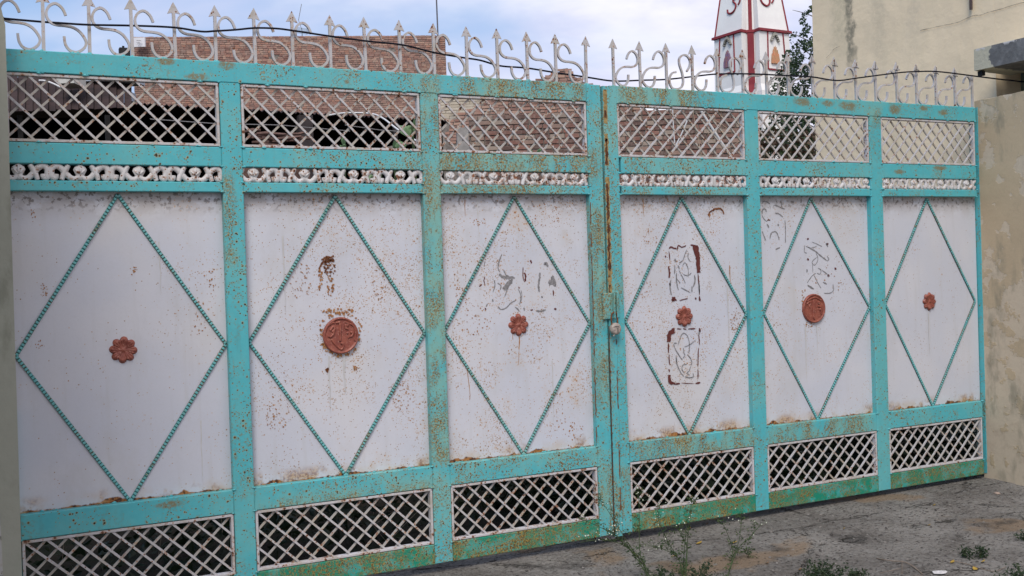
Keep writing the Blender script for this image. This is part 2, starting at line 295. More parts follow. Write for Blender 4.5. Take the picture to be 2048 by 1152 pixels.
class MB:
    def __init__(s): s.v = []; s.f = []
    def add(s, vs, fs):
        b = len(s.v); s.v += [tuple(q) for q in vs]; s.f += [tuple(i + b for i in f) for f in fs]
    def hexa(s, c8): s.add(c8, [(0, 1, 2, 3), (7, 6, 5, 4), (0, 4, 5, 1), (1, 5, 6, 2), (2, 6, 7, 3), (3, 7, 4, 0)])
    def box(s, x0, x1, y0, y1, z0, z1): s.trap(x0, x1, x0, x1, y0, y1, z0, z1)
    def trap(s, x0, x1, t0, t1, y0, y1, z0, z1):   # front outline may lean: (x0..x1) at z0, (t0..t1) at z1
        s.hexa([(x0, y0, z0), (x1, y0, z0), (t1, y0, z1), (t0, y0, z1), (x0, y1, z0), (x1, y1, z0), (t1, y1, z1), (t0, y1, z1)])
    def cbox(s, x0, x1, y0, y1, z0, z1, c=0.003):  # box with front edges bevelled, front = y0
        o = [(x0, z0), (x1, z0), (x1, z1), (x0, z1)]; i = [(x0 + c, z0 + c), (x1 - c, z0 + c), (x1 - c, z1 - c), (x0 + c, z1 - c)]
        vs = [(x, y1, z) for x, z in o] + [(x, y0 + c, z) for x, z in o] + [(x, y0, z) for x, z in i]
        fs = [(3, 2, 1, 0)] + [(a, (a + 1) % 4, 4 + (a + 1) % 4, 4 + a) for a in range(4)] + [(4 + a, 4 + (a + 1) % 4, 8 + (a + 1) % 4, 8 + a) for a in range(4)] + [(8, 9, 10, 11)]
        s.add(vs, fs)
    def tube(s, pts, r, n=6, ry=None, cap=True, closed=False, up=None):
        """sweep; r number or list; ry = separate half-size along the second axis (flat section)"""
        P = [Vector(p) for p in pts]; N = len(P); base = len(s.v); prev = None
        for i, p in enumerate(P):
            t = (P[min(i + 1, N - 1)] - P[max(i - 1, 0)]).normalized()
            ref = Vector(up) if up is not None else (prev if prev is not None else (Vector((0, 1, 0)) if abs(t.y) < 0.9 else Vector((1, 0, 0))))
            a = t.cross(ref)
            if a.length < 1e-6: a = t.cross(Vector((1, 0, 0.3)))
            a.normalize(); b = a.cross(t).normalized()
            if up is None: prev = b
            ra = r[i] if isinstance(r, (list, tuple)) else r; rb = ra if ry is None else ry
            for j in range(n):
                an = 2 * math.pi * (j + 0.5) / n
                s.v.append(tuple(p + a * (ra * math.cos(an)) + b * (rb * math.sin(an))))
        for i in range(N - 1):
            for j in range(n):
                s.f.append((base + i * n + j, base + i * n + (j + 1) % n, base + (i + 1) * n + (j + 1) % n, base + (i + 1) * n + j))
        if cap:
            s.f.append(tuple(base + j for j in range(n))[::-1]); s.f.append(tuple(base + (N - 1) * n + j for j in range(n)))
    def build(s, name, mat, parent=None, smooth=False): return link(name, s.v, s.f, mat, parent, smooth)

def spline(pts, n=8):
    P = [Vector(p) for p in pts]; out = []
    for i in range(len(P) - 1):
        a, b, c, d_ = P[max(i - 1, 0)], P[i], P[i + 1], P[min(i + 2, len(P) - 1)]
        for j in range(n):
            t = j / n
            out.append(0.5 * ((2 * b) + (c - a) * t + (2 * a - 5 * b + 4 * c - d_) * t * t + (3 * b - a - 3 * c + d_) * t ** 3))
    out.append(P[-1]); return out
def ray(px, py): return FWD + RGT * ((px - 1024) / FL) - UPV * ((py - 576) / FL)
def on_y(px, py, Y):
    d_ = ray(px, py); t = (Y - CAM.y) / d_.y; return CAM + d_ * t
def on_z(px, py, Z):
    d_ = ray(px, py); t = (Z - CAM.z) / d_.z; return CAM + d_ * t
def at(px, py, dep): return CAM + ray(px, py) * dep
def poly_prism(name, outline, dvec, mat, parent=None):
    n = len(outline); dv = Vector(dvec); vs = [Vector(p) for p in outline] + [Vector(p) + dv for p in outline]
    return link(name, vs, [tuple(range(n))[::-1], tuple(range(n, 2 * n))] + [(i, (i + 1) % n, n + (i + 1) % n, n + i) for i in range(n)], mat, parent)

# ---------------------------------------------------------------- ground
def axis(lo, a, b, hi, fine, grow=1.22):
    xs = list(np.arange(a, b, fine)); st = fine; x = b
    while x < hi: xs.append(x); st *= grow; x += st
    xs.append(hi); st = fine; x = a - fine; low = []
    while x > lo: low.append(x); st *= grow; x -= st
    return [lo] + low[::-1] + xs
gx = axis(-400, 0.8, 6.6, 400, 0.022); gy = axis(-400, -2.2, 0.6, 500, 0.022)
def ground_z(x, y):
    z = -0.048 + 0.018 * max(0, min(1, (x - 3.2) / 2.5))
    if y < 0:
        z += 0.035 * max(y, -4)
        f = max(0, 1 - abs(y + 1.5) / 3.2) if y > -4 else 0
        lip = -0.42 + 0.12 * mnoise.noise(Vector((x * 0.9, 3, 0)))
        z -= 0.016 * min(1, max(0, (lip - y) / 0.10)) * f
        z += f * (0.020 * mnoise.noise(Vector((x * 1.7, y * 2.3, 0))) + 0.008 * mnoise.noise(Vector((x * 7, y * 9, 4))) + 0.0035 * mnoise.noise(Vector((x * 24, y * 27, 2))))
    elif y > 0.3 : z -= 0.03 * min(1, (y - 0.3))
    return z
gv = [(x, y, ground_z(x, y)) for y in gy for x in gx]; nx = len(gx)
gf = [(j * nx + i, j * nx + i + 1, (j + 1) * nx + i + 1, (j + 1) * nx + i) for j in range(len(gy) - 1) for i in range(nx - 1)]
mt, k, b = new_mat('worn_cement_apron', 0.95, spec=0.12)
v = k.pos(); X, Y, Z = k.sep(v)
c = k.mix(k.step(k.noise(v, 2.2, 5, 0.6), 0.36, 0.66), (0.165, 0.150, 0.137), (0.275, 0.258, 0.238))
c = k.mix(k.step(k.noise(v, 24, 5, 0.7), 0.45, 0.7, 0, 0.6), c, (0.30, 0.29, 0.275)); c = k.mix(k.step(k.noise(k.scale(v, (1, 1.4, 1), (4, 4, 1)), 38, 5, 0.75), 0.50, 0.62, 0, 0.7), c, (0.07, 0.064, 0.058))
c = k.mix(k.step(k.noise(k.scale(v, (1, 1.3, 1), (1.3, 0.2, 0)), 1.35, 4, 0.55), 0.57, 0.64, 0, 0.8), c, (0.255, 0.185, 0.125))
c = k.mix(k.step(k.noise(k.scale(v, (1, 1, 1), (8, 3, 1)), 3.4, 4), 0.60, 0.72, 0, 0.7), c, (0.06, 0.055, 0.052))
pit = k.voro(k.scale(v, (1, 1.6, 1)), 34); pm = k.math('MULTIPLY', k.step(pit.outputs['Distance'], 0.08, 0.28, 1, 0), k.math('GREATER_THAN', k.sep(pit.outputs['Color'])[0], 0.45))
c = k.mix(k.math('MULTIPLY', pm, 0.8), c, (0.035, 0.03, 0.028))
gr = k.voro(v, 110); c = k.mix(k.math('MULTIPLY', k.step(gr.outputs['Distance'], 0.1, 0.3, 1, 0), k.math('GREATER_THAN', k.sep(gr.outputs['Color'])[0], 0.80)), c, (0.30, 0.28, 0.255))
wob = k.math('MULTIPLY', k.math('SUBTRACT', k.noise(v, 5, 5, 0.65), 0.5), 0.22)
ed = k.voro(k.scale(v, (0.55, 1.2, 1), (0.2, 0.33, 0)), 1.25, 'DISTANCE_TO_EDGE')
cr = k.step(k.math('ABSOLUTE', k.math('ADD', ed.outputs['Distance'], k.math('MULTIPLY', wob, 0.8))), 0.0, 0.009, 1, 0)
c = k.mix(k.math('MULTIPLY', k.math('MULTIPLY', cr, 0.8), k.step(k.noise(k.scale(v, (1, 1, 1), (9, 9, 9)), 3, 3), 0.42, 0.55)), c, (0.03, 0.026, 0.022))
far = k.step(Y, 0.1, 0.45, 0, 1)      # soil of the yard behind the gate
c = k.mix(far, c, k.mix(k.step(k.noise(v, 6, 4), 0.4, 0.6), (0.045, 0.036, 0.026), (0.03, 0.034, 0.02)))
k.put(b.inputs['Base Color'], c)
bump(k, b, k.math('SUBTRACT', k.math('ADD', k.noise(v, 30, 6, 0.75), k.math('MULTIPLY', k.noise(v, 90, 3), 0.5)), k.math('ADD', k.math('MULTIPLY', pm, 1.2), cr)), 0.022, 1.0)
tag(link('ground', gv, gf, mt, smooth=True), kind='structure')

# ---------------------------------------------------------------- the gate
SY = 0.038          # front of the sheet panels
Z0, Z1, Z2, Z3, Z4, Z5, Z6, Z7 = 0.0, 0.095, 0.375, 0.480, 1.817, 1.861, 1.931, 2.018
Z8, Z9 = 2.308, 2.400
GLEAF = 'steel gate leaves of the driveway'
leafL = empty('gate_leaf', (1.6, 0, 0), 'left leaf of the teal and white steel gate, nearest the olive pillar', 'gate', GLEAF)
leafR = empty('gate_leaf', (4.5, 0, 0), 'right leaf of the teal and white steel gate, with two peeled rectangles', 'gate', GLEAF)
def bar(name, x0, x1, y0, y1, z0, z1, mat, leaf, t0=None, t1=None):
    mb = MB()
    if t0 is None: mb.cbox(x0, x1, y0, y1, z0, z1)
    else: mb.trap(x0, x1, t0, t1, y0, y1, z0, z1)
    return mb.build(name, mat, leaf)
# posts / stiles
for x0, x1, leaf in ((0.075, 0.155, leafL), (1.0265, 1.1190, leafL), (1.992, 2.0855, leafL), (3.9915, 4.0865, leafR), (4.9535, 5.0530, leafR)):
    bar('post', x0, x1, 0.0, 0.05, Z0, Z8, M['teal'], leaf)
bar('post', 2.9385, 3.0255, 0.0, 0.05, Z0, Z9 - 0.002, M['teal'], leafL)
bar('post', 3.0800, 3.1400, 0.0, 0.05, Z0, Z9 - 0.002, M['teal'], leafR, 3.0800, 3.1230)
bar('cover_strip', 3.0300, 3.0765, -0.003, 0.05, Z0 - 0.012, Z9 - 0.006, M['teal'], leafR, 3.0360, 3.0785)
bar('post', 5.9215, 5.9275, 0.001, 0.05, Z0, Z9 + 0.004, M['teal'], leafR)
# rusty seam lines where the two leaves meet
def streak(nm, xa, xb, za, zb, leaf, mat, y, amp, gate=-1.0, fq=45):
    zs_ = [za + 0.005 * i for i in range(int((zb - za) / 0.005))]; vs, fs = [], []
    for i, z in enumerate(zs_):
        xo = 0.006 * (z - 1.8) / 1.2 + amp * .7 * mnoise.noise(Vector((z * 150, 4, xa)))
        vs += [(xa + xo + amp * mnoise.noise(Vector((z * fq, 1, xa))), y, z), (xb + xo + amp * 1.3 * mnoise.noise(Vector((z * fq * .8, 5, xa))), y, z)]
        if i and mnoise.noise(Vector((z * 9, 2, xa * 30))) > gate: fs.append((2 * i - 2, 2 * i - 1, 2 * i + 1, 2 * i))
    link(nm, vs, fs, mat, leaf)
streak('rust_halo', 3.036, 3.060, 1.26, 2.385, leafR, M['rust_gold'], -0.0034, 0.007, -0.25)
streak('rust_streak', 3.041, 3.053, 1.27, 2.12, leafR, M['rust_dark'], -0.0038, 0.011, -0.12, 31)
streak('rust_streak', 3.040, 3.054, 2.10, 2.385, leafR, M['rust_dark'], -0.0038, 0.007, 0.05)
streak('rust_streak', 3.0305, 3.036, 0.0, 1.12, leafR, M['rust_dark'], -0.0038, 0.003, -0.5)
streak('rust_streak', 3.074, 3.080, 0.02, 1.05, leafR, M['rust'], -0.0038, 0.003, -0.05)
streak('rust_streak', 2.9375, 2.943, 0.5, 1.78, leafL, M['rust'], -0.0008, 0.003, -0.1)
panels = [(0.155, 1.0265, leafL), (1.119, 1.992, leafL), (2.0855, 2.9385, leafL), (3.130, 3.9915, leafR), (4.0865, 4.9535, leafR), (5.053, 5.893, leafR)]
bar('rail', 0.075, 2.9365, -0.0015, 0.05, Z8, Z9, M['teal'], leafL)
bar('rail', 3.1245, 5.897, -0.0015, 0.05, Z8, Z9, M['teal'], leafR)
for i, (xa, xb, leaf) in enumerate(panels):
    xl = 3.142 if i == 3 else xa
    bar('rail', xl, xb, 0.0015, 0.05, Z6, Z7, M['teal'], leaf)
    bar('rail', xl, xb, 0.0015, 0.05, Z4, Z5, M['teal'], leaf)
    bar('rail', xl, xb, 0.0015, 0.05, Z2, Z3, M['teal'], leaf)
    bar('rail', xl, xb, 0.0015, 0.05, Z0 - 0.002, Z1, M['teal_low'], leaf)
mb = MB(); mb.box(5.897, 5.9215, 0.044, 0.055, Z0, Z9); mb.build('hinge_packing', M['teal_low'], leafR)

# lattices
def clip(p, q, x0, x1, z0, z1):
    t0, t1 = 0.0, 1.0; dx, dz = q[0] - p[0], q[1] - p[1]
    for pp, qq in ((-dx, p[0] - x0), (dx, x1 - p[0]), (-dz, p[1] - z0), (dz, z1 - p[1])):
        if abs(pp) < 1e-9: continue
        t = qq / pp
        if pp < 0: t0 = max(t0, t)
        else: t1 = min(t1, t)
    return None if t1 - t0 < 0.02 else ((p[0] + dx * t0, p[1] + dz * t0), (p[0] + dx * t1, p[1] + dz * t1))
def lattice(xa, xb, za, zb, leaf, mirror, xa2=None):
    fr = MB(); wd = 0.0118; g = 0.003
    X0, X1, Q0, Q1 = xa + g, xb - g, za + g, zb - g
    for a in ((X0, X1, Q1 - wd, Q1), (X0, X1, Q0, Q0 + wd)): fr.cbox(a[0], a[1], 0.004, 0.034, a[2], a[3], 0.0015)
    for a in ((X0, X0 + wd), (X1 - wd, X1)): fr.cbox(a[0], a[1], 0.0045, 0.036, Q0 + wd, Q1 - wd, 0.0015)
    f = fr.build('lattice_frame', M['white_rusty'], leaf)
    ix0, ix1, iz0, iz1 = X0 + wd - 0.002, X1 - wd + 0.002, Q0 + wd - 0.002, Q1 - wd + 0.002
    s = (ix1 - ix0) / 10.0; H = iz1 - iz0; run = 3.15 * s
    for layer in (0, 1):
        sign = 1 if (layer == 0) != mirror else -1         # front layer falls to the right on the left leaf
        y0 = 0.009 if layer == 0 else 0.0200
        for q in range(-5, 16):
            xt = ix0 + q * s + R.uniform(-0.004, 0.004); e = R.uniform(-0.005, 0.005)
            c_ = clip((xt, iz1), (xt + sign * run + e, iz0), ix0, ix1, iz0, iz1)
            if not c_: continue
            (px, pz), (qx, qz) = c_; dv = Vector((qx - px, 0, qz - pz))
            if dv.length < 0.03: continue
            nrm = Vector((dv.z, 0, -dv.x)).normalized() * 0.0047; mb = MB()
            a, b_ = Vector((px, 0, pz)), Vector((qx, 0, qz))
            vs = [a - nrm, b_ - nrm, b_ + nrm, a + nrm]; y1 = y0 + 0.0075
            mb.hexa([(u.x, y0 + R.uniform(0, .0006), u.z) for u in vs] + [(u.x, y1, u.z) for u in vs])
            mb.build('lattice_bar', M['white'] if layer == 0 else M['white_back'], f)
for i, (xa, xb, leaf) in enumerate(panels):
    lattice(xa if i != 3 else 3.125, xb, Z7, Z8, leaf, i > 2)
    lattice(xa if i != 3 else 3.140, xb, Z1, Z2, leaf, i > 2)

# cast scroll band
def casting_mesh(mirror=False):
    L2, H = 0.119, Z6 - Z5; mb = MB(); yc = 0.0
    def st(pts, r, ry=0.007):
        for sx in (-1, 1):
            P = spline([(sx * u * L2, yc, (w_ - 0.5) * H) for u, w_ in pts], 5)
            n_ = len(P); rr = [r * (0.72 + 0.28 * math.sin(math.pi * min(1, (i + 2) / (n_ + 2)))) for i in range(n_)]
            mb.tube(P, rr, 7, ry=ry, up=(0, 1, 0))
    st([(0.02, 0.30), (0.16, 0.13), (0.32, 0.18), (0.50, 0.50), (0.62, 0.76), (0.79, 0.90), (0.92, 0.74), (0.945, 0.45), (0.90, 0.17), (0.80, 0.20), (0.78, 0.40)], 0.0140, 0.009)
    st([(0.37, 0.95), (0.44, 0.76), (0.51, 0.50), (0.57, 0.26), (0.61, 0.05)], 0.0125, 0.0105)
    # palmette: one cast cushion with three shallow lobes
    mb.tube([(0, 0, -0.46 * H), (0, -0.001, -0.26 * H), (0, -0.002, -0.02 * H), (0, -0.002, 0.16 * H), (0, -0.001, 0.32 * H), (0, 0, 0.46 * H)], [0.010, 0.012, 0.022, 0.0285, 0.023, 0.008], 10, ry=0.0075, up=(0, 1, 0))
    for a_, r_ in ((-48, .026), (0, .034), (48, .026)):
        t = math.radians(a_); p0 = (0, -0.007, -0.10 * H); p1 = (math.sin(t) * r_, -0.007, -0.02 * H + math.cos(t) * r_ * .8)
        mb.tube([p0, ((p0[0] + p1[0]) / 2, -0.010, (p0[2] + p1[2]) / 2), p1], [0.003, 0.0055, 0.003], 6, ry=0.0035, up=(0, 1, 0))
    mb.tube([(0, 0, 0.36 * H), (0, 0, 0.53 * H)], 0.004, 6)
    for sx in (-1, 1): mb.tube([(sx * L2 * 0.92, 0, 0.40 * H), (sx * L2 * 0.92, 0, 0.52 * H)], 0.004, 6)
    return mb
def band(xa, xb, seam, leaf, first=[None]):
    per = 0.2375; H = Z6 - Z5; zc = (Z5 + Z6) / 2
    kx = seam - per / 2
    while kx - per / 2 > xa: kx -= per
    while kx - per / 2 < xb - 0.02:
        lo, hi = max(xa, kx - per / 2), min(xb, kx + per / 2)
        mbm = casting_mesh(); me = bpy.data.meshes.new('casting'); bm = bmesh.new()
        vv = [bm.verts.new((x + kx, y + 0.016, z + zc)) for x, y, z in mbm.v]
        for f in mbm.f:
            try: bm.faces.new([vv[i] for i in f])
            except ValueError: pass
        for cx, nn in ((lo, (-1, 0, 0)), (hi, (1, 0, 0))):
            bmesh.ops.bisect_plane(bm, geom=bm.verts[:] + bm.edges[:] + bm.faces[:], plane_co=(cx, 0, 0), plane_no=nn, clear_outer=True)
        bm.to_mesh(me); bm.free(); me.materials.append(M['casting']); me.polygons.foreach_set('use_smooth', [True] * len(me.polygons))
        o = bpy.data.objects.new('scroll_casting', me); C.objects.link(o); o.parent = leaf; o.matrix_parent_inverse = parent_inv(leaf)
        kx += per
for (xa, xb, leaf), seam in zip(panels, (0.554, 1.524, 2.50, 3.526, 4.33, 5.45)): band(xa, xb, seam, leaf)

# sheets, diamond strips, flowers and discs
def flower(cx, cz, parent, rot=0.0):
    nr, nt = 13, 96; vs = [(cx, SY - 0.0125, cz)]; fs = []
    for i in range(1, nr + 1):
        u = i / nr
        for j in range(nt):
            t = 2 * math.pi * j / nt; ph = (t - rot) * 4; lob = abs(math.cos(ph)) ** 0.55
            rr = 0.0585 * u * (1 - (1 - lob) * 0.30 * u ** 1.5)
            h = 0.006 + 0.012 * (u ** 1.6) if u < 0.8 else 0.0144 - 0.06 * (u - 0.8)
            if u < 0.2: h = 0.013 - 0.03 * u
            h -= (1 - lob) * 0.007 * u
            if 0.4 < u < 0.97: h += 0.0018 * math.cos((t - rot) * 24)
            if i == nr: h = 0.001
            vs.append((cx + rr * math.sin(t), SY - h, cz + rr * math.cos(t)))
    for j in range(nt): fs.append((0, 1 + (j + 1) % nt, 1 + j))
    for i in range(nr - 1):
        for j in range(nt):
            a = 1 + i * nt; fs.append((a + j, a + (j + 1) % nt, a + nt + (j + 1) % nt, a + nt + j))
    return link('flower', vs, fs, M['red_oxide'], parent, True)
def disc(cx, cz, parent, strokes):
    nr, nt = 14, 72; vs = [(cx, SY - 0.010, cz)]; fs = []; prof = [(i / 9 * 0.82, 0.010) for i in range(1, 10)] + [(0.87, 0.0105), (0.90, 0.0155), (0.945, 0.0155), (0.985, 0.012), (1.0, 0.001)]
    for u, h in prof:
        for j in range(nt):
            t = 2 * math.pi * j / nt; vs.append((cx + 0.0875 * u * math.sin(t), SY - h - 0.0006 * mnoise.noise(Vector((u * 5, t * 2, cx))), cz + 0.0875 * u * math.cos(t)))
    for j in range(nt): fs.append((0, 1 + (j + 1) % nt, 1 + j))
    for i in range(len(prof) - 1):
        for j in range(nt):
            a = 1 + i * nt; fs.append((a + j, a + (j + 1) % nt, a + nt + (j + 1) % nt, a + nt + j))
    mb = MB(); mb.v = [tuple(q) for q in vs]; mb.f = fs
    for s_ in strokes:
        P = spline([(cx + a * 0.0875, SY - 0.0108, cz + c_ * 0.0875) for a, c_ in s_], 6)
        mb.tube(P, 0.0058, 7, ry=0.0050, up=(0, 1, 0))
    return mb.build('disc', M['red_oxide'], parent, True)
# raised script as on the disc (read from the photograph, unit radius)
SCRIPT = [[(-0.72, 0.56), (-0.52, 0.70), (-0.36, 0.72)], [(-0.62, 0.30), (-0.42, 0.52), (-0.34, 0.36), (-0.50, 0.22)], [(-0.72, 0.02), (-0.60, -0.04), (-0.46, 0.08), (-0.38, 0.30)],
          [(-0.52, -0.16), (-0.44, -0.34), (-0.26, -0.55), (-0.04, -0.74), (0.10, -0.62), (0.06, -0.44), (-0.06, -0.40)], [(-0.28, 0.70), (-0.04, 0.74)], [(-0.05, 0.66), (-0.04, 0.1), (-0.08, -0.30)],
          [(0.26, 0.70), (0.38, 0.66), (0.38, 0.50), (0.26, 0.58), (0.28, 0.38), (0.40, 0.34)], [(0.52, 0.62), (0.66, 0.54), (0.78, 0.38), (0.80, 0.0), (0.78, -0.34)],
          [(0.30, 0.10), (0.44, 0.14), (0.44, -0.08), (0.36, -0.12)], [(0.54, 0.14), (0.66, 0.12), (0.60, -0.05), (0.46, -0.08)]]
SCRIPT2 = [[(-0.62, 0.52), (-0.34, 0.66), (0.10, 0.76), (0.34, 0.66), (0.62, 0.54)], [(-0.62, 0.30), (-0.50, 0.46), (-0.30, 0.38), (-0.44, 0.20), (-0.40, 0.08)], [(-0.05, 0.60), (-0.06, 0.1), (-0.10, -0.55), (-0.02, -0.72)],
           [(0.30, 0.38), (0.44, 0.44), (0.40, 0.28)], [(0.30, 0.14), (0.46, 0.12), (0.58, 0.02), (0.46, -0.12)], [(0.62, -0.1), (0.60, -0.4)]]
sheets = []
dia_z = [(1.806, 1.135, 0.478)] * 6
for i, (xa, xb, leaf) in enumerate(panels):
    xc = (0.585, 1.556, 2.507, 3.554, 4.498, 5.467)[i]
    mb = MB(); nn = 18; x0, x1 = xa - 0.03, min(xb + 0.03, 5.915)
    vs = []; fs = []
    for b_ in range(nn + 1):
        for a in range(13):
            x = x0 + (x1 - x0) * a / 12; z = Z3 - 0.02 + (Z4 - Z3 + 0.04) * b_ / nn
            vs.append((x, SY + 0.0016 * mnoise.noise(Vector((x * 2.3, i * 3.1, z * 1.9))) + (0.0012 if i % 2 else 0), z))
    for b_ in range(nn):
        for a in range(12): q = b_ * 13 + a; fs.append((q, q + 1, q + 14, q + 13))
    off = len(vs); vs += [(x0, SY + 0.004, Z3 - .02), (x1, SY + 0.004, Z3 - .02), (x1, SY + 0.004, Z4 + .02), (x0, SY + 0.004, Z4 + .02)]; fs.append((off + 3, off + 2, off + 1, off))
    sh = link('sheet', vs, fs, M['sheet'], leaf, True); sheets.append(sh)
    zt, zm, zb = dia_z[i]; zr = zm if i != 5 else 1.15
    T, Rr, B, L = (xc, zt), (xb - 0.004, zm), (xc + 0.006, zb), (xa + 0.008 + (0.02 if i > 2 else 0), zr)
    for p, q in ((T, Rr), (Rr, B), (B, L), (L, T)):
        a, b_ = Vector((p[0], 0, p[1])), Vector((q[0], 0, q[1])); dv = (b_ - a); ln = dv.length; dv.normalize(); nv = Vector((dv.z, 0, -dv.x))
        mb = MB(); nb = int(ln / 0.0150)
        bs = [a - nv * .0074, b_ - nv * .0074, b_ + nv * .0074, a + nv * .0074]
        mb.hexa([(u.x, SY - 0.0055, u.z) for u in bs] + [(u.x, SY + 0.0015, u.z) for u in bs])
        for j in range(nb):
            c0 = a + dv * (ln * (j + 0.12) / nb); c1 = a + dv * (ln * (j + 0.88) / nb); wv = nv * R.uniform(.0068, .0078); sl = dv * 0.0022
            y0 = SY - R.uniform(0.0095, 0.011)
            ou = [c0 - wv, c1 - wv, c1 + wv, c0 + wv]; ii = [c0 - wv * .65 + sl, c1 - wv * .65 - sl, c1 + wv * .65 - sl, c0 + wv * .65 + sl]
            mb.add([(u.x, SY - 0.0045, u.z) for u in ou] + [(u.x, y0, u.z) for u in ii], [(0, 1, 5, 4), (1, 2, 6, 5), (2, 3, 7, 6), (3, 0, 4, 7), (4, 5, 6, 7)])
        so = mb.build('diamond_strip', M['teal_strip'], sh); so.data.materials.append(M['groove'])
        for pi in range(6): so.data.polygons[pi].material_index = 1
    if i in (0, 2, 3, 5): flower((0.585, 0, 2.509, 3.552, 0, 5.468)[i], (1.135, 0, 1.147, 1.142, 0, 1.149)[i], sh, (0.10, 0, 0, 0, 0, 0.05)[i])
disc(1.560, 1.144, sheets[1], SCRIPT); disc(4.496, 1.146, sheets[4], SCRIPT2)

# spears and scrolls along the top
SCR = [(.502, 347), (.424, 415), (.28, 455), (.134, 430), (.056, 372), (.067, 312), (.156, 270), (.29, 252), (.469, 250), (.647, 240), (.80, 207), (.915, 151), (.96, 100), (.915, 52), (.80, 14), (.69, 2), (.558, 20), (.469, 74), (.446, 148)]
SCR_S = [(.80, 240), (.92, 310), (.95, 380), (.84, 440), (.68, 450), (.52, 410), (.50, 330), (.60, 220), (.64, 120), (.58, 40), (.40, 4), (.18, 10), (.08, 80), (.09, 150), (.20, 205), (.36, 222)]
def spear(x, leaf, lean=0.0, head=True):
    h = R.uniform(-0.003, 0.003); mb = MB(); zt = 2.607 + h
    mb.trap(x - .0068, x + .0068, x - .0066 + lean, x + .0066 + lean, 0.012, 0.024, Z9, zt); s = mb.build('spear', M['spear'], leaf)
    if head:
        xx = x + lean; t = R.uniform(-.003, .003); zb = zt - 0.004; wd = 0.0275
        out = [(xx - wd, 0.0160, zb + t), (xx - .008, 0.0160, zb + .004), (xx + .008, 0.0160, zb + .004), (xx + wd, 0.0160, zb - t), (xx + t * .6, 0.0160, zb + 0.053)]
        o = poly_prism('arrowhead', out, (0, 0.005, 0), M['spear'], s)
    return s
def scroll(xa, xb, leaf, mirror, pts, jit=0.0):
    P = []
    for u, zz_ in pts:
        uu = 0.035 + u * 0.93
        if mirror: uu = 1 - uu
        P.append((xa + (xb - xa) * uu, 0.018, Z9 + 0.004 + zz_ / 2297.0 * (1 + jit)))
    mb = MB(); mb.tube(spline(P, 5), 0.0074, 4, ry=0.0080, up=(0, 1, 0)); return mb.build('scroll', M['spear'], leaf)
XL = [0.1365, 0.312, 0.492, 0.665, 0.845, 1.020, 1.197, 1.371, 1.551, 1.724, 1.902, 2.079, 2.256, 2.428, 2.600, 2.767, 2.949]
XR = [3.122, 3.293, 3.467, 3.643, 3.817, 3.998, 4.172, 4.335, 4.522, 4.698, 4.870, 5.034, 5.214, 5.385, 5.559, 5.732, 5.893]
for i, x in enumerate(XL):
    if i > 0: spear(x, leafL, R.uniform(-.003, .003))
    if i < len(XL) - 1: scroll(x, XL[i + 1], leafL, False, SCR, R.uniform(-.02, .03))
for i, x in enumerate(XR):
    spear(x, leafR, R.uniform(-.002, .002), head=i < 16)
    if i < len(XR) - 1: scroll(x, XR[i + 1], leafR, True, [(1 - u, z) for u, z in SCR_S] if i in (2, 4) else SCR, R.uniform(-.04, .02))

for leaf, xs, pan in ((leafL, XL, panels[:3]), (leafR, XR, panels[3:])):
    mb = MB()
    def bead(x, z, y=0.004, n=1, w_=0.012):
        for _ in range(n):
            a = R.uniform(-w_, w_); r_ = R.uniform(.003, .0065); mb.tube([(x + a - r_ * 1.4, y, z), (x + a, y - r_ * .5, z + R.uniform(-.001, .003)), (x + a + r_ * 1.4, y, z)], [r_ * .4, r_, r_ * .4], 6, ry=r_ * .7, up=(0, 1, 0))
    for i, x in enumerate(xs):
        bead(x, Z9 + .001, .016, 3, .010)
        if i < len(xs) - 1: bead(x + (xs[i + 1] - x) * (.70 if leaf is leafL else .32), Z9 + .001, .016, 3, .014)
    for xa, xb, _ in pan:
        for z in (Z8, Z7, Z6, Z5, Z4, Z3, Z2, Z1):
            for xe in (xa, xb): bead(xe, z, 0.0015, 2, .006)
        for q in (.12, .38, .66, .9):
            bead(xa + (xb - xa) * (q + R.uniform(-.05, .05)), Z8 - .002, 0.003, 3, .012)
            bead(xa + (xb - xa) * (q + R.uniform(-.05, .05)), Z7 + .002, 0.003, 2, .012)
            bead(xa + (xb - xa) * (q + R.uniform(-.05, .05)), Z3 + .001, 0.03, 3, .03)
    mb.build('weld_bead', M['teal'], leaf, True)['kind'] = 'stuff'

# peeled and rusted marks on the sheets, traced where they stand on the sheet plane
def ribbon(px, wpx, mat, sh, name='peeled_mark', jit=0.45, y=-0.0012, sm=5):
    wpx = wpx * (1.45 if name == 'peeled_mark' else 1.2) + 0.25
    P = spline([on_y(a, c_, SY + y) for a, c_ in px], sm) if len(px) > 2 else [on_y(*px[0], SY + y).lerp(on_y(*px[-1], SY + y), t / 6) for t in range(7)]
    n = len(P); mb = MB(); L_, R_ = [], []
    for i, p in enumerate(P):
        t = (P[min(i + 1, n - 1)] - P[max(i - 1, 0)]).normalized(); nv = Vector((t.z, 0, -t.x)); f = min(1.0, (i + 0.6) / 2.0, (n - i - 0.4) / 2.0)
        wl = wpx * 0.0011 * f * R.uniform(1 - jit, 1 + jit); wr = wpx * 0.0011 * f * R.uniform(1 - jit, 1 + jit)
        L_.append(p + nv * wl); R_.append(p - nv * wr)
    return link(name, L_ + R_, [(i, i + 1, i + n + 1, i + n) for i in range(n - 1)], mat, sh)
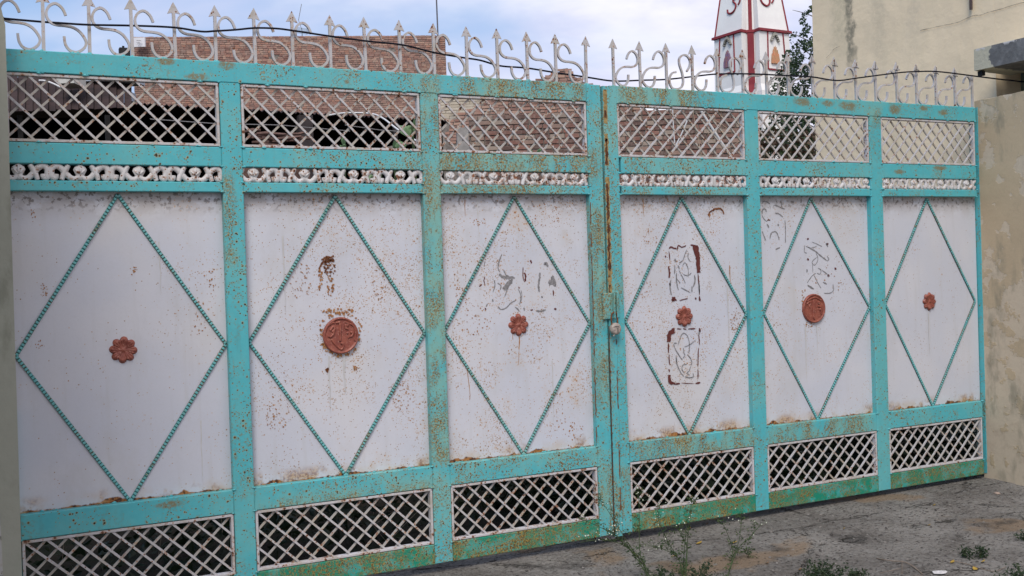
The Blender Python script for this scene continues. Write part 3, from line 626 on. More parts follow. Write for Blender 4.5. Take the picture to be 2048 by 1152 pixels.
def blob(cx, cy, rx, ry, mat, sh, name='rust_patch', n=22, y=-0.0012, rough=0.45):
    vs = []
    sd = R.random() * 9
    for j in range(n):
        t = 2 * math.pi * j / n; q = 1 + rough * mnoise.noise(Vector((math.cos(t) * 1.8, math.sin(t) * 1.8, sd))) * 1.6
        vs.append(on_y(cx + rx * q * math.cos(t), cy + ry * q * math.sin(t), SY + y))
    return link(name, vs, [tuple(range(n))], mat, sh)
s3, s4, s5, s2, s1 = sheets[2], sheets[3], sheets[4], sheets[1], sheets[0]
def speckle(cx, cy, rx, ry, n, mat, sh, name='rust_patch', smin=0.7, smax=2.2):
    mb = MB()
    for _ in range(n):
        a, q = R.uniform(0, 2 * math.pi), math.sqrt(R.random()); r_ = R.uniform(smin, smax); c_ = (cx + rx * q * math.cos(a), cy + ry * q * math.sin(a)); sd = R.random() * 9
        vs = [on_y(c_[0] + r_ * (1 + .5 * R.uniform(-1, 1)) * math.cos(t), c_[1] + r_ * (1 + .5 * R.uniform(-1, 1)) * math.sin(t), SY - 0.0013) for t in (0, .9, 1.8, 2.7, 3.6, 4.5, 5.4)]
        mb.add(vs, [tuple(range(7))])
    o = mb.build(name, mat, sh); o['kind'] = 'stuff'; return o
# panel two: rust scab above the disc, ring around the disc
speckle(655, 521, 13, 9, 70, M['rust'], s2); speckle(659, 535, 12, 18, 60, M['rust'], s2); speckle(641, 560, 4, 26, 26, M['rust_or'], s2); speckle(660, 572, 8, 22, 36, M['rust_or'], s2)
ribbon([(638, 545), (641, 531), (651, 521), (662, 514), (668, 512)], 3.2, M['rust'], s2, 'rust_patch', 0.7)
mbr = MB()
for _ in range(90):
    a = R.uniform(0, 2 * math.pi); q = R.uniform(37, 43) + (4 if math.sin(a) < -0.4 else 0); r_ = R.uniform(0.8, 2.6)
    mbr.add([on_y(682 + q * math.cos(a) + r_ * math.cos(t) * R.uniform(.6, 1.3), 671 + q * 1.02 * math.sin(a) + r_ * math.sin(t) * R.uniform(.6, 1.3), SY - .0013) for t in (0, .9, 1.8, 2.7, 3.6, 4.5, 5.4)], [tuple(range(7))])
mbr.build('rust_patch', M['rust_or'], s2)['kind'] = 'stuff'
speckle(675, 622, 34, 5, 40, M['rust_or'], s2); speckle(655, 739, 3, 4, 6, M['rust'], s2, smax=3); speckle(710, 738, 4, 9, 14, M['rust_or'], s2)
for cx, cy, rx, ry, n in ((600, 560, 22, 40, 60), (560, 800, 30, 60, 50), (800, 790, 22, 34, 60), (760, 560, 18, 40, 34), (545, 835, 14, 26, 40)): speckle(cx, cy, rx, ry, n, M['rust_or'], s2, smin=.5, smax=1.5)
# panel three: scraped drawing
for pts, wd in (([(1004, 508), (1000, 518), (996, 534), (1000, 545)], 1.8), ([(998, 548), (1006, 555), (1018, 556), (1030, 556)], 4.5), ([(1007, 540), (1012, 550), (1020, 555)], 2.2), ([(1025, 558), (1018, 570), (1009, 580)], 5.0),
                ([(1020, 562), (1014, 580), (1009, 594)], 1.6), ([(988, 560), (990, 570), (986, 585)], 1.6), ([(995, 566), (1002, 572), (1000, 580)], 2.0), ([(1036, 578), (1041, 588), (1041, 600), (1039, 610)], 1.5), ([(1042, 580), (1044, 592), (1042, 604)], 1.0),
                ([(996, 613), (1002, 619), (1012, 616), (1022, 606), (1032, 601)], 1.8), ([(1030, 614), (1036, 619), (1039, 623)], 2.0), ([(1048, 615), (1049, 622)], 2.4), ([(1080, 545), (1079, 558), (1077, 572), (1079, 584)], 3.0), ([(1088, 530), (1092, 526), (1096, 534)], 4.2),
                ([(1107, 552), (1104, 560), (1098, 568)], 5.5), ([(1109, 558), (1111, 566), (1111, 573)], 2.2), ([(985, 598), (986, 604)], 2.6), ([(1072, 622), (1082, 622), (1092, 620)], 2.6), ([(970, 522), (968, 534)], 1.4), ([(975, 607), (972, 614)], 1.6), ([(1083, 592), (1085, 596)], 2.6)):
    ribbon(pts, wd, M['bare'], s3)
for pts, wd in (([(1046, 534), (1046, 548), (1047, 562)], 1.6), ([(1049, 545), (1051, 555), (1049, 564)], 3.0), ([(1061, 520), (1063, 527)], 2.6), ([(970, 553), (968, 562), (970, 570)], 1.6), ([(958, 573), (964, 569)], 2.0), ([(1106, 580), (1107, 592)], 2.0), ([(1061, 621), (1066, 619)], 2.2), ([(1108, 618), (1113, 618)], 3.0), ([(970, 616), (972, 620)], 2.2), ([(1037, 574), (1039, 577)], 2.2)):
    ribbon(pts, wd, M['maroon'], s3)
ribbon([(1038, 672), (1039, 682), (1038, 700)], 2.0, M['rust_or'], s3, 'rust_run'); ribbon([(1038, 700), (1037, 730)], 0.8, M['rust_or'], s3, 'rust_run'); ribbon([(1025, 668), (1026, 680)], 0.8, M['rust_or'], s3, 'rust_run')
ribbon([(934, 738), (937, 760), (940, 790), (939, 800)], 1.0, M['rust_or'], s3, 'rust_run')
for cx, cy, rx, ry, n in ((960, 640, 30, 40, 50), (960, 445, 14, 10, 22), (925, 590, 14, 24, 40), (1090, 430, 30, 30, 30), (1110, 830, 24, 50, 36), (1150, 870, 20, 30, 40)): speckle(cx, cy, rx, ry, n, M['rust_or'], s3, smin=.5, smax=1.5)
# panel four: two peeled rectangles and a rust arc
for pts, wd in (([(1338, 497), (1342, 494), (1347, 496), (1353, 497)], 2.6), ([(1354, 500), (1357, 491), (1363, 494), (1368, 493), (1372, 491)], 1.8), ([(1381, 490), (1388, 491), (1396, 492)], 2.4), ([(1391, 492), (1392, 505), (1395, 520), (1396, 543)], 5.8), ([(1396, 548), (1398, 570), (1399, 590)], 2.2),
                ([(1399, 592), (1400, 602)], 3.6), ([(1338, 502), (1340, 520)], 1.8), ([(1337, 532), (1339, 545), (1338, 556)], 3.0), ([(1339, 566), (1341, 572)], 2.4), ([(1345, 598), (1348, 601)], 6.5), ([(1359, 601), (1366, 599), (1376, 597)], 1.4), ([(1390, 597), (1393, 597)], 3.6), ([(1331, 511), (1331, 515)], 2.4),
                ([(1349, 657), (1344, 661), (1338, 667), (1337, 682)], 4.6), ([(1337, 686), (1337, 705)], 3.0), ([(1338, 708), (1339, 730)], 1.8), ([(1338, 738), (1339, 744)], 2.6), ([(1338, 750), (1339, 762), (1344, 767)], 4.8), ([(1346, 767), (1353, 768), (1360, 767)], 2.6), ([(1354, 657), (1363, 658)], 1.8), ([(1366, 657), (1373, 659)], 1.4), ([(1376, 658), (1391, 657)], 1.8),
                ([(1399, 656), (1400, 664)], 3.6), ([(1398, 670), (1399, 690)], 2.0), ([(1397, 695), (1396, 720), (1396, 732)], 1.6), ([(1396, 738), (1396, 758)], 2.0), ([(1391, 767), (1401, 765)], 3.0), ([(1362, 766), (1388, 767)], 1.0)):
    ribbon(pts, wd, M['maroon'], s4, 'peeled_mark', 0.35)
def torn(pts, mat, sh, name='peeled_mark'):
    out = []
    for i in range(len(pts)):
        (ax, ay), (bx, by) = pts[i], pts[(i + 1) % len(pts)]; n_ = max(1, int(math.hypot(bx - ax, by - ay) / 4))
        for q in range(n_): out.append(on_y(ax + (bx - ax) * q / n_ + R.uniform(-.9, .9), ay + (by - ay) * q / n_ + R.uniform(-.9, .9), SY - 0.0014))
    cc = sum(out, Vector()) / len(out); return link(name, out, [tuple(range(len(out)))[::-1]], mat, sh)
torn([(1384, 489), (1397, 492), (1400, 516), (1401, 545), (1394, 546), (1394, 520), (1388, 505)], M['maroon'], s4)
torn([(1349, 655), (1342, 660), (1334, 670), (1334, 684), (1341, 684), (1342, 670), (1349, 667)], M['maroon'], s4)
torn([(1336, 749), (1341, 750), (1343, 762), (1350, 766), (1344, 770), (1336, 764)], M['maroon'], s4)
torn([(1098, 572), (1100, 562), (1106, 550), (1111, 562), (1111, 573), (1105, 568)], M['bare'], s3)
torn([(1005, 577), (1014, 563), (1027, 556), (1020, 568), (1010, 582)], M['bare'], s3); blob(1348, 599, 4, 4, M['maroon'], s4)
for pts, wd in (([(1342, 560), (1340, 574), (1343, 590)], 2.2), ([(1374, 499), (1370, 508), (1366, 520), (1358, 526)], 1.2), ([(1377, 505), (1376, 515), (1381, 523)], 1.2), ([(1350, 517), (1352, 524)], 3.2), ([(1350, 530), (1349, 548)], 2.4), ([(1353, 545), (1353, 562), (1357, 580)], 1.8), ([(1356, 530), (1359, 538)], 2.4),
                ([(1358, 540), (1364, 552), (1371, 566)], 1.2), ([(1366, 548), (1376, 551), (1383, 545)], 1.1), ([(1365, 532), (1370, 525), (1376, 536), (1377, 552)], 1.0), ([(1362, 575), (1372, 580), (1381, 585)], 1.3), ([(1389, 550), (1390, 562), (1386, 574)], 2.4), ([(1384, 572), (1384, 584)], 2.4), ([(1352, 556), (1361, 566)], 1.2), ([(1398, 566), (1399, 586)], 2.4),
                ([(1356, 690), (1362, 672), (1368, 666), (1375, 672), (1379, 686), (1379, 700), (1376, 706)], 1.1), ([(1348, 686), (1354, 686)], 1.4), ([(1347, 688), (1351, 698), (1358, 710), (1365, 720)], 1.4), ([(1352, 710), (1354, 726), (1360, 742), (1368, 753)], 1.4), ([(1352, 712), (1354, 730)], 2.2), ([(1367, 695), (1368, 706), (1370, 710), (1365, 717)], 1.1),
                ([(1368, 694), (1380, 689), (1391, 680)], 1.0), ([(1375, 708), (1382, 718), (1384, 726), (1381, 730)], 1.4), ([(1374, 728), (1366, 730), (1364, 738), (1369, 746)], 1.2), ([(1382, 732), (1378, 742), (1374, 746), (1380, 750)], 1.3), ([(1370, 753), (1380, 755), (1387, 753), (1386, 746)], 1.5), ([(1400, 660), (1397, 672)], 2.6)):
    ribbon(pts, wd, M['bare'], s4, 'peeled_mark', 0.45)
ribbon([(1417, 432), (1421, 423), (1429, 419), (1438, 417), (1445, 421), (1448, 429)], 3.8, M['rust'], s4, 'rust_patch', 0.6)
ribbon([(1418, 436), (1421, 428)], 2.0, M['rust_or'], s4, 'rust_patch')
ribbon([(1334, 391), (1335, 404)], 1.2, M['rust_or'], s4, 'rust_run')
for cx, cy, rx, ry, n in ((1290, 560, 20, 40, 40), (1470, 640, 10, 26, 40), (1300, 480, 14, 30, 24)): speckle(cx, cy, rx, ry, n, M['rust_or'], s4, smin=.5, smax=1.3)
for (x, z0_, z1_, wd, sh_, mt_) in ((1.50, 1.05, 0.78, 1.6, s2, 'stain'), (1.575, 1.05, 0.86, 2.2, s2, 'stain'), (1.30, 1.62, 1.25, 1.3, s2, 'stain'), (2.30, 1.80, 1.58, 1.6, s3, 'stain'), (2.23, 1.79, 1.70, 1.0, s3, 'rust_or'), (2.70, 0.95, 0.62, 1.4, s3, 'stain'), (3.30, 1.80, 1.70, 1.0, s4, 'rust_or'),
        (3.86, 1.30, 0.95, 2.0, s4, 'stain'), (3.88, 1.42, 1.30, 1.2, s4, 'rust_or'), (4.43, 1.05, 0.70, 2.0, s5, 'stain'), (4.52, 1.05, 0.88, 1.4, s5, 'stain'), (0.75, 1.60, 1.36, 1.4, s1, 'stain'), (0.90, 0.80, 0.52, 1.2, s1, 'stain'), (5.46, 1.08, 0.80, 1.8, sheets[5], 'stain')):
    vs, fs = [], []; N_ = 14
    for q in range(N_ + 1):
        u = q / N_; z = z0_ + (z1_ - z0_) * u; w_ = 0.0024 * wd * (1 - u) ** 0.6 * R.uniform(.7, 1.3); xo = 0.004 * mnoise.noise(Vector((z * 14, x, 0)))
        vs += [(x + xo - w_, SY - 0.0011, z), (x + xo + w_, SY - 0.0011, z)]
        if q: fs.append((2 * q - 2, 2 * q - 1, 2 * q + 1, 2 * q))
    link('stain_run', vs, fs, M[mt_], sh_)
# panel five: scribbled scrapes
for pts, wd in (([(1524, 428), (1525, 420), (1530, 418), (1533, 424)], 2.4), ([(1524, 430), (1528, 438), (1534, 443)], 1.4), ([(1534, 448), (1538, 456)], 3.0), ([(1524, 462), (1528, 472), (1532, 482)], 2.0), ([(1540, 478), (1543, 466), (1552, 464), (1557, 474), (1558, 480)], 2.0), ([(1548, 410), (1556, 412), (1566, 418)], 1.6), ([(1550, 426), (1558, 428), (1566, 434)], 2.2),
                ([(1562, 400), (1564, 414), (1570, 418)], 1.8), ([(1570, 440), (1571, 460), (1571, 486)], 1.8), ([(1555, 448), (1558, 452)], 3.0), ([(1524, 402), (1534, 404), (1540, 408)], 2.0), ([(1551, 499), (1560, 495)], 2.4),
                ([(1624, 484), (1634, 488), (1644, 493)], 1.3), ([(1611, 492), (1622, 496), (1634, 492)], 1.1), ([(1609, 490), (1609, 504), (1614, 506)], 1.4), ([(1616, 494), (1630, 502), (1642, 512), (1654, 521)], 2.2), ([(1632, 506), (1636, 518), (1630, 530), (1624, 524), (1634, 514)], 1.2), ([(1654, 512), (1658, 518), (1654, 522)], 1.4), ([(1652, 486), (1656, 494)], 2.6),
                ([(1614, 566), (1624, 552), (1632, 546)], 1.1), ([(1628, 550), (1636, 566), (1642, 576)], 1.0), ([(1636, 536), (1642, 540), (1640, 548), (1634, 546)], 1.3), ([(1644, 540), (1652, 546), (1658, 552)], 1.3), ([(1646, 564), (1654, 568)], 2.4), ([(1666, 568), (1667, 580), (1660, 586), (1648, 586)], 1.2), ([(1614, 538), (1614, 545)], 2.8), ([(1615, 570), (1628, 578)], 3.2), ([(1625, 526), (1626, 545)], 0.9)):
    ribbon(pts, wd, M['bare'], s5)
for a, c_ in ((1616, 478), (1655, 488), (1616, 519), (1657, 551), (1671, 537)): blob(a, c_, 2.0, 2.2, M['maroon'], s5)
ribbon([(1534, 442), (1538, 437)], 1.5, M['rust'], s5, 'rust_patch'); ribbon([(1535, 440), (1541, 440)], 2.6, M['rust'], s5, 'rust_patch')
for cx, cy, rx, ry, n in ((1608, 600, 5, 26, 24), (1620, 650, 14, 6, 16), (1655, 560, 30, 40, 20)): speckle(cx, cy, rx, ry, n, M['rust_or'], s5, smin=.5, smax=1.4)
for cx, cy, rx, ry, n in ((66, 430, 6, 14, 10), (88, 580, 8, 14, 16), (264, 540, 10, 10, 10), (400, 640, 12, 40, 22), (420, 560, 12, 30, 20), (80, 690, 10, 10, 10)): speckle(cx, cy, rx, ry, n, M['rust_or'], s1, smin=.6, smax=1.8)

# hasp plates
mb = MB(); mb.cbox(2.992, 3.050, -0.014, 0.0, 1.152, 1.292, 0.004); mb.cbox(3.046, 3.052, -0.040, -0.001, 1.157, 1.290, 0.001); h1 = mb.build('hasp_plate', M['teal'], leafL)
mb = MB(); mb.cbox(3.066, 3.071, -0.036, -0.003, 1.160, 1.294, 0.001); mb.cbox(3.071, 3.100, -0.006, -0.001, 1.158, 1.296, 0.002); mb.build('hasp_plate', M['teal'], leafR)

tie = MB()
for x in XR[8:16]:
    z = 2.606 + R.uniform(-.01, .01); tie.tube([(x - .022, .012, z), (x, .010, z + R.uniform(-.006, .006)), (x + .024, .012, z + R.uniform(-.004, .004))], 0.0016, 4)
    tie.tube([(x - .004, .011, z), (x + R.uniform(-.012, .012), .008, z + R.uniform(.02, .05))], 0.0013, 4)
tag(tie.build('binding_wire', M['cable'], None), 'black binding wire scraps twisted round the arrowheads before the cream wall', 'wire', kind='stuff')

# padlock (hangs in the hasp)
pk = empty('padlock', (3.058, -0.035, 1.14), 'small grey wrapped padlock hanging from the hasp at the gate seam', 'padlock')
c0 = on_y(1230.5, 657.5, -0.034)
vs, fs = [], []; nt = 40
prof = [(0.0, -0.016), (0.6, -0.0165), (0.85, -0.015), (1.0, -0.009), (1.02, 0.0), (1.0, 0.009), (0.85, 0.014), (0.0, 0.015)]
for u, h in prof:
    for j in range(nt):
        t = 2 * math.pi * j / nt; rr = 0.0315 * u * (1 + 0.03 * mnoise.noise(Vector((3 * math.cos(t), 3 * math.sin(t), h * 60))))
        vs.append((c0.x + rr * math.cos(t), c0.y + h + 0.0012 * mnoise.noise(Vector((u * 4 * math.cos(t), u * 4 * math.sin(t), 1))), c0.z + rr * math.sin(t)))
for i in range(len(prof) - 1):
    for j in range(nt): fs.append((i * nt + j, i * nt + (j + 1) % nt, (i + 1) * nt + (j + 1) % nt, (i + 1) * nt + j))
body = link('lock_body', vs, [f[::-1] for f in fs], M['lock'], pk, True)
mb = MB(); mb.tube(spline([c0 + Vector((-0.019, 0, 0.018)), c0 + Vector((-0.024, -0.002, 0.05)), c0 + Vector((-0.020, -0.002, 0.078)), c0 + Vector((0.0, 0.003, 0.088)), c0 + Vector((0.016, 0.004, 0.075)), c0 + Vector((0.017, 0.002, 0.018))], 6), 0.0042, 8)
mb.build('shackle', M['rust'], pk, True)
mb = MB(); mb.box(c0.x + 0.004, c0.x + 0.007, c0.y - 0.0185, c0.y - 0.0155, c0.z - 0.02, c0.z + 0.004); mb.build('keyhole', M['dark'], pk)
mb = MB(); mb.tube(spline([c0 + Vector((-0.028, -0.012, 0.008)), c0 + Vector((-0.01, -0.019, 0.016)), c0 + Vector((0.014, -0.018, 0.012))], 5), 0.0022, 6); mb.tube([c0 + Vector((-0.014, -0.012, -0.03)), c0 + Vector((-0.02, -0.012, -0.038))], 0.003, 6); mb.build('wrap_fold', M['lock'], pk)

# cable draped over the spears
cb = [(-30, 33, -.004), (8, 37, .006), (82, 43.5, .03), (120, 46, .005), (178, 49.6, -.002), (266.6, 51.3, .02), (348.6, 55, -.001), (402, 63, -.006), (431, 62, -.002), (471.8, 59.5, -.006), (510, 56, -.002), (551.8, 57, -.006), (584.6, 61, -.002), (656, 71.8, -.002), (732, 82, -.002), (806, 90, -.002), (867.7, 105, .012), (927, 115.4, .03), (960, 120.5, .03), (1001, 131.8, .03), (1052, 135.9, .03), (1103.5, 144, .03), (1173, 154.3, .03), (1226.7, 162, .03), (1282, 160.5, .03), (1333, 158.8, .03), (1384.6, 153.3, .03), (1435.8, 148, .02), (1507.6, 148, .0), (1570, 151, -.004), (1623.6, 153.8, -.004), (1672.8, 161, -.004), (1715.9, 155.9, -.004), (1795.8, 145.6, -.004), (1836.9, 143, -.004), (1880, 143.6, -.004), (1953.8, 152.8, -.006), (2000, 158.5, -.03), (2070, 166, -.06)]
mb = MB(); mb.tube(spline([on_y(a, c_, q) for a, c_, q in cb], 5), 0.0046, 6)
tag(mb.build('cable', M['cable'], None, True), 'black cable draped along the white spear tops of the gate', 'cable')

# white stop post just behind the seam
mb = MB(); mb.box(2.985, 3.085, 0.085, 0.145, -0.1, 1.1)
tag(mb.build('stop_post', M['white_rusty'], None), 'short white steel post standing right behind the gate seam', 'post')

# ---------------------------------------------------------------- pillar at the left, flank wall and building at the right
M['olive'] = mat_plaster('olive_pillar_plaster', (0.40, 0.41, 0.34), (0.4, 0.39, 0.36), (0.20, 0.21, 0.16), 2.2, 0.0, 0.5)
M['pillar'] = mat_plaster('peeling_pillar_limewash', (0.26, 0.25, 0.22), (0.52, 0.52, 0.50), (0.10, 0.11, 0.10), 2.5, 0.9, 0.5)
M['flank'] = mat_plaster('peeling_flank_plaster', (0.55, 0.43, 0.285), (0.64, 0.545, 0.43), (0.26, 0.235, 0.175), 1.35, 0.6, 0.7)
M['cream'] = mat_plaster('cream_house_plaster', (0.93, 0.75, 0.51), (0.6, 0.55, 0.45), (0.66, 0.56, 0.38), 0.55, 0.0, 0.35, crack=True)
lp = empty('gate_pillar', (-0.2, -0.1, -0.1), 'olive and whitewashed plaster pillar cut by the left edge of the photo', 'pillar')
mb = MB(); mb.trap(0.020, 0.1475, 0.012, 0.1655, -0.11, 0.09, -0.2, 2.47); mb.trap(0.012, 0.1655, 0.0, 0.130, -0.11, 0.09, 2.47, 2.66); mb.trap(0.0, 0.130, 0.0, 0.130, -0.11, 0.09, 2.66, 3.3); mb.build('jamb', M['olive'], lp)
mb = MB(); mb.trap(-0.75, 0.085, -0.75, 0.060, -0.118, 0.12, -0.2, 3.3); mb.build('shaft', M['pillar'], lp)
mb = MB(); mb.hexa([(-0.45, -0.119, -.2), (-0.10, -0.119, -.2), (-0.10, -.119, 3.0), (-.45, -.119, 3.0), (-0.50, -1.5, -.2), (-0.15, -1.5, -.2), (-0.15, -1.5, 3.0), (-0.50, -1.5, 3.0)]); mb.build('added_shade_wall', M['pillar'], lp)  # unseen wall, added to shade the left panel
# right flank wall, splayed a little, coming forward from the gate
def subdiv_wall(name, A, B, z0, z1, thick, mat, parent, n=60, amp=0.004, wav=0.0):
    A, B = Vector(A), Vector(B); d_ = (B - A).normalized(); nrm = Vector((d_.y, -d_.x, 0)); ln = (B - A).length; nz = max(2, int((z1 - z0) / ln * n)); vs, fs = [], []
    for j in range(nz + 1):
        for i in range(n + 1):
            p = A + d_ * (ln * i / n); z = z0 + (z1 - z0) * j / nz + (wav * mnoise.noise(Vector((i * 0.3, 1, 0))) if j == nz else 0)
            q = amp * (mnoise.noise(Vector((p.x * 3, p.y * 3, z * 3))) + 0.5 * mnoise.noise(Vector((p.x * 11, p.y * 11, z * 11))))
            vs.append((p.x + nrm.x * q, p.y + nrm.y * q, z))
    for j in range(nz):
        for i in range(n): a = j * (n + 1) + i; fs.append((a, a + n + 1, a + n + 2, a + 1))
    o0 = len(vs); bk = [A - nrm * thick, B - nrm * thick]
    vs += [(bk[0].x, bk[0].y, z0), (bk[1].x, bk[1].y, z0), (bk[1].x, bk[1].y, z1), (bk[0].x, bk[0].y, z1)]
    t0 = nz * (n + 1); fs += [(o0 + 1, o0, o0 + 3, o0 + 2), tuple([t0 + i for i in range(n + 1)] + [o0 + 2, o0 + 3]), tuple([j * (n + 1) for j in range(nz, -1, -1)] + [o0, o0 + 3][::1]), tuple([j * (n + 1) + n for j in range(nz + 1)] + [o0 + 2, o0 + 1])]
    return link(name, vs, fs, mat, parent)
fl = subdiv_wall('flank_wall', (5.9255, 0.03, 0), (5.60, -3.0, 0), -0.3, 2.445, 0.24, M['flank'], None, 110, 0.0015, 0.005)
tag(fl, 'peeling khaki plaster boundary wall at the right end of the gate', 'wall')
hb = empty('cream_house', (8, 0, 0), 'cream plastered house side with a grey chajja slab, right of the gate', 'house')
subdiv_wall('wall', (6.30, 1.907, 0), (6.30, 0.157, 0), -0.2, 7.0, 0.30, M['cream'], hb, 50, 0.004)
subdiv_wall('wall', (6.30, 0.156, 0), (6.30, -4.0, 0), 2.80, 7.0, 0.30, M['cream'], hb, 60, 0.004)
mb = MB(); mb.box(6.301, 6.6, -4.0, 0.155, -0.2, 2.44); mb.box(6.60, 12.0, -4.0, 1.905, -0.2, 6.98); mb.build('wall_core', M['cream'], hb)
mb = MB(); mb.box(6.55, 6.598, -4.0, 0.155, 2.44, 2.80); mb.build('window_shutter', mat_plain('mossy_shutter', (0.11, 0.11, 0.09), (0.17, 0.18, 0.12), 5, 0.9), hb)
# chajja slab, its fascia half bare cement
mt, k, b = new_mat('chajja_fascia', 0.95, spec=0.1); v = k.pos(); X, Y, Z = k.sep(v)
e = k.step(k.math('ADD', Y, k.math('MULTIPLY', k.math('SUBTRACT', k.noise(v, 14, 4, 0.6), 0.5), 0.16)), -0.095, -0.085, 1, 0)
c = k.mix(e, (0.50, 0.47, 0.36), k.mix(k.step(k.noise(v, 12, 4), 0.4, 0.65), (0.135, 0.135, 0.135), (0.20, 0.20, 0.20)))
e2 = k.math('MULTIPLY', k.step(k.noise(v, 22, 4), 0.52, 0.58), k.step(Z, 2.765, 2.79, 0, 1)); c = k.mix(e2, c, (0.62, 0.60, 0.58))
k.put(b.inputs['Base Color'], c); bump(k, b, k.noise(v, 40, 5), 0.006, 0.6)
mb = MB(); mb.hexa([(5.95, 0.045, 2.650), (5.95, -4.0, 2.64), (5.95, -4.0, 2.79), (5.95, 0.043, 2.790), (6.302, 0.045, 2.64), (6.302, -4.0, 2.64), (6.302, -4.0, 2.798), (6.302, 0.043, 2.798)]); mb.build('chajja', mt, hb)
mb = MB(); mb.box(5.97, 6.00, 0.0, 0.035, 2.615, 2.645); mb.build('bracket', M['dark'], hb)
def on_x(px, py, X): d_ = ray(px, py); return CAM + d_ * ((X - CAM.x) / d_.x)
for ci, cpts in enumerate(([(1840, 61), (1880, 52), (1914, 45), (1944, 32), (1962, 30), (1975, 25), (2002, 18), (2030, 9), (2060, 2)], [(1652, 116), (1661, 107), (1668, 98), (1680, 92)])):
    P = spline([on_x(a, c_, 6.2925) for a, c_ in cpts], 6); n = len(P); up_ = [p + Vector((0, 0, R.uniform(.0005, .0028))) for p in P]; dn = [p - Vector((0, 0, R.uniform(.0005, .0022))) for p in P]
    link('crack', up_ + dn, [(i, i + n, i + n + 1, i + 1) for i in range(n - 1)], M['crack'], hb)
mb = MB(); mb.tube([on_x(1941, -60, 6.28), on_x(1942, 19, 6.28)], 0.011, 8); mb.build('pipe', mat_plain('dark_pipe', (0.06, 0.04, 0.04), (0.08, 0.05, 0.04), 20, 0.6), hb)

# ---------------------------------------------------------------- brick work beyond the gate
M['brick_far'] = mat_brick('far_brick', [(0.34, 0.185, 0.145), (0.38, 0.22, 0.17), (0.28, 0.15, 0.12), (0.44, 0.28, 0.21), (0.33, 0.20, 0.16), (0.40, 0.21, 0.15), (0.24, 0.13, 0.105)], 6)
M['brick_near'] = mat_brick('near_dark_brick', [(0.22, 0.11, 0.088), (0.15, 0.085, 0.072), (0.27, 0.13, 0.10), (0.12, 0.075, 0.065), (0.30, 0.20, 0.16), (0.20, 0.10, 0.08), (0.34, 0.27, 0.22)], 14)
M['mortar'] = mat_plain('mortar', (0.15, 0.13, 0.115), (0.26, 0.23, 0.20), 9, 0.95, 0, 0.01)
M['brick_pale'] = mat_brick('cream_washed_brick', [(0.56, 0.49, 0.38), (0.52, 0.45, 0.34), (0.59, 0.52, 0.41)], 8)
M['mortar_pale'] = mat_plain('cream_mortar', (0.30, 0.25, 0.18), (0.36, 0.30, 0.22), 9, 0.95, 0, 0.01)
def bricks(parent, A, B, z0, z1, course, lens, proud, mat, maxn, inside=None, rr=None, jit=0.004, gap=0.010, slope=None):
    """running brick courses between plan points A and B; the first maxn are parts, the rest one stuff part"""
    rr = rr or R; A, B = Vector((A[0], A[1], 0)), Vector((B[0], B[1], 0)); d_ = (B - A).normalized(); ln = (B - A).length; nrm = Vector((d_.y, -d_.x, 0))
    if nrm.dot(CAM - A) < 0: nrm = -nrm
    lst = []; z = z1 - course
    while z > z0 - 1e-6:
        x = -rr.random() * lens[-1]
        while x < ln:
            l_ = rr.choice(lens); xa, xb = max(0, x), min(ln, x + l_ - gap)
            if xb - xa > 0.03 and (inside is None or inside((xa + xb) / 2, z + course / 2)): lst.append((xa, xb, z))
            x += l_
        z -= course
    def geo(xa, xb, z, local):
        h = course - gap; j = lambda: rr.uniform(-jit, jit); pr = proud + rr.uniform(-0.4, 0.4) * proud
        o = Vector((0, 0, 0)) if local else A + d_ * xa + Vector((0, 0, z)); L = xb - xa
        fr = [(0, 0), (L, 0), (L, h), (0, h)]; tl = rr.uniform(-jit, jit) * .6
        f4 = [o + d_ * (a + j()) + Vector((0, 0, c_ + j() + tl * (a / max(L, .01)))) + nrm * pr for a, c_ in fr]
        b4 = [o + d_ * a + Vector((0, 0, c_)) - nrm * 0.01 for a, c_ in fr]
        return f4 + b4
    F = [(0, 1, 2, 3), (0, 4, 5, 1), (1, 5, 6, 2), (2, 6, 7, 3), (3, 7, 4, 0)]
    vis = sorted(lst, key=lambda q: -q[2]) if maxn else lst
    cache = {}
    for xa, xb, z in vis[:maxn]:
        key = (round(xb - xa, 2), rr.randrange(6))
        if key not in cache:
            me = bpy.data.meshes.new('brick'); me.from_pydata([tuple(q) for q in geo(0, xb - xa, 0, True)], [], F); me.materials.append(mat); cache[key] = me
        o = bpy.data.objects.new('brick', cache[key]); C.objects.link(o); o.location = A + d_ * xa + Vector((0, 0, z)); o.parent = parent; o.matrix_parent_inverse = parent_inv(parent)
    if len(vis) > maxn:
        mb = MB()
        for xa, xb, z in vis[maxn:]: mb.add(geo(xa, xb, z, False), F)
        mb.build('brick_courses', mat, parent)['kind'] = 'stuff'
    return nrm
def slab(name, A, B, z0, z1, back, mat, parent):
    A, B = Vector((A[0], A[1], 0)), Vector((B[0], B[1], 0)); d_ = (B - A).normalized(); n_ = Vector((-d_.y, d_.x, 0))
    if n_.dot(CAM - A) > 0: n_ = -n_
    mb = MB(); q = [A, B, B + n_ * back, A + n_ * back]
    mb.add([(p.x, p.y, z0) for p in q] + [(p.x, p.y, z1) for p in q], [(0, 3, 2, 1), (4, 5, 6, 7), (0, 1, 5, 4), (1, 2, 6, 5), (2, 3, 7, 6), (3, 0, 4, 7)]); return mb.build(name, mat, parent)

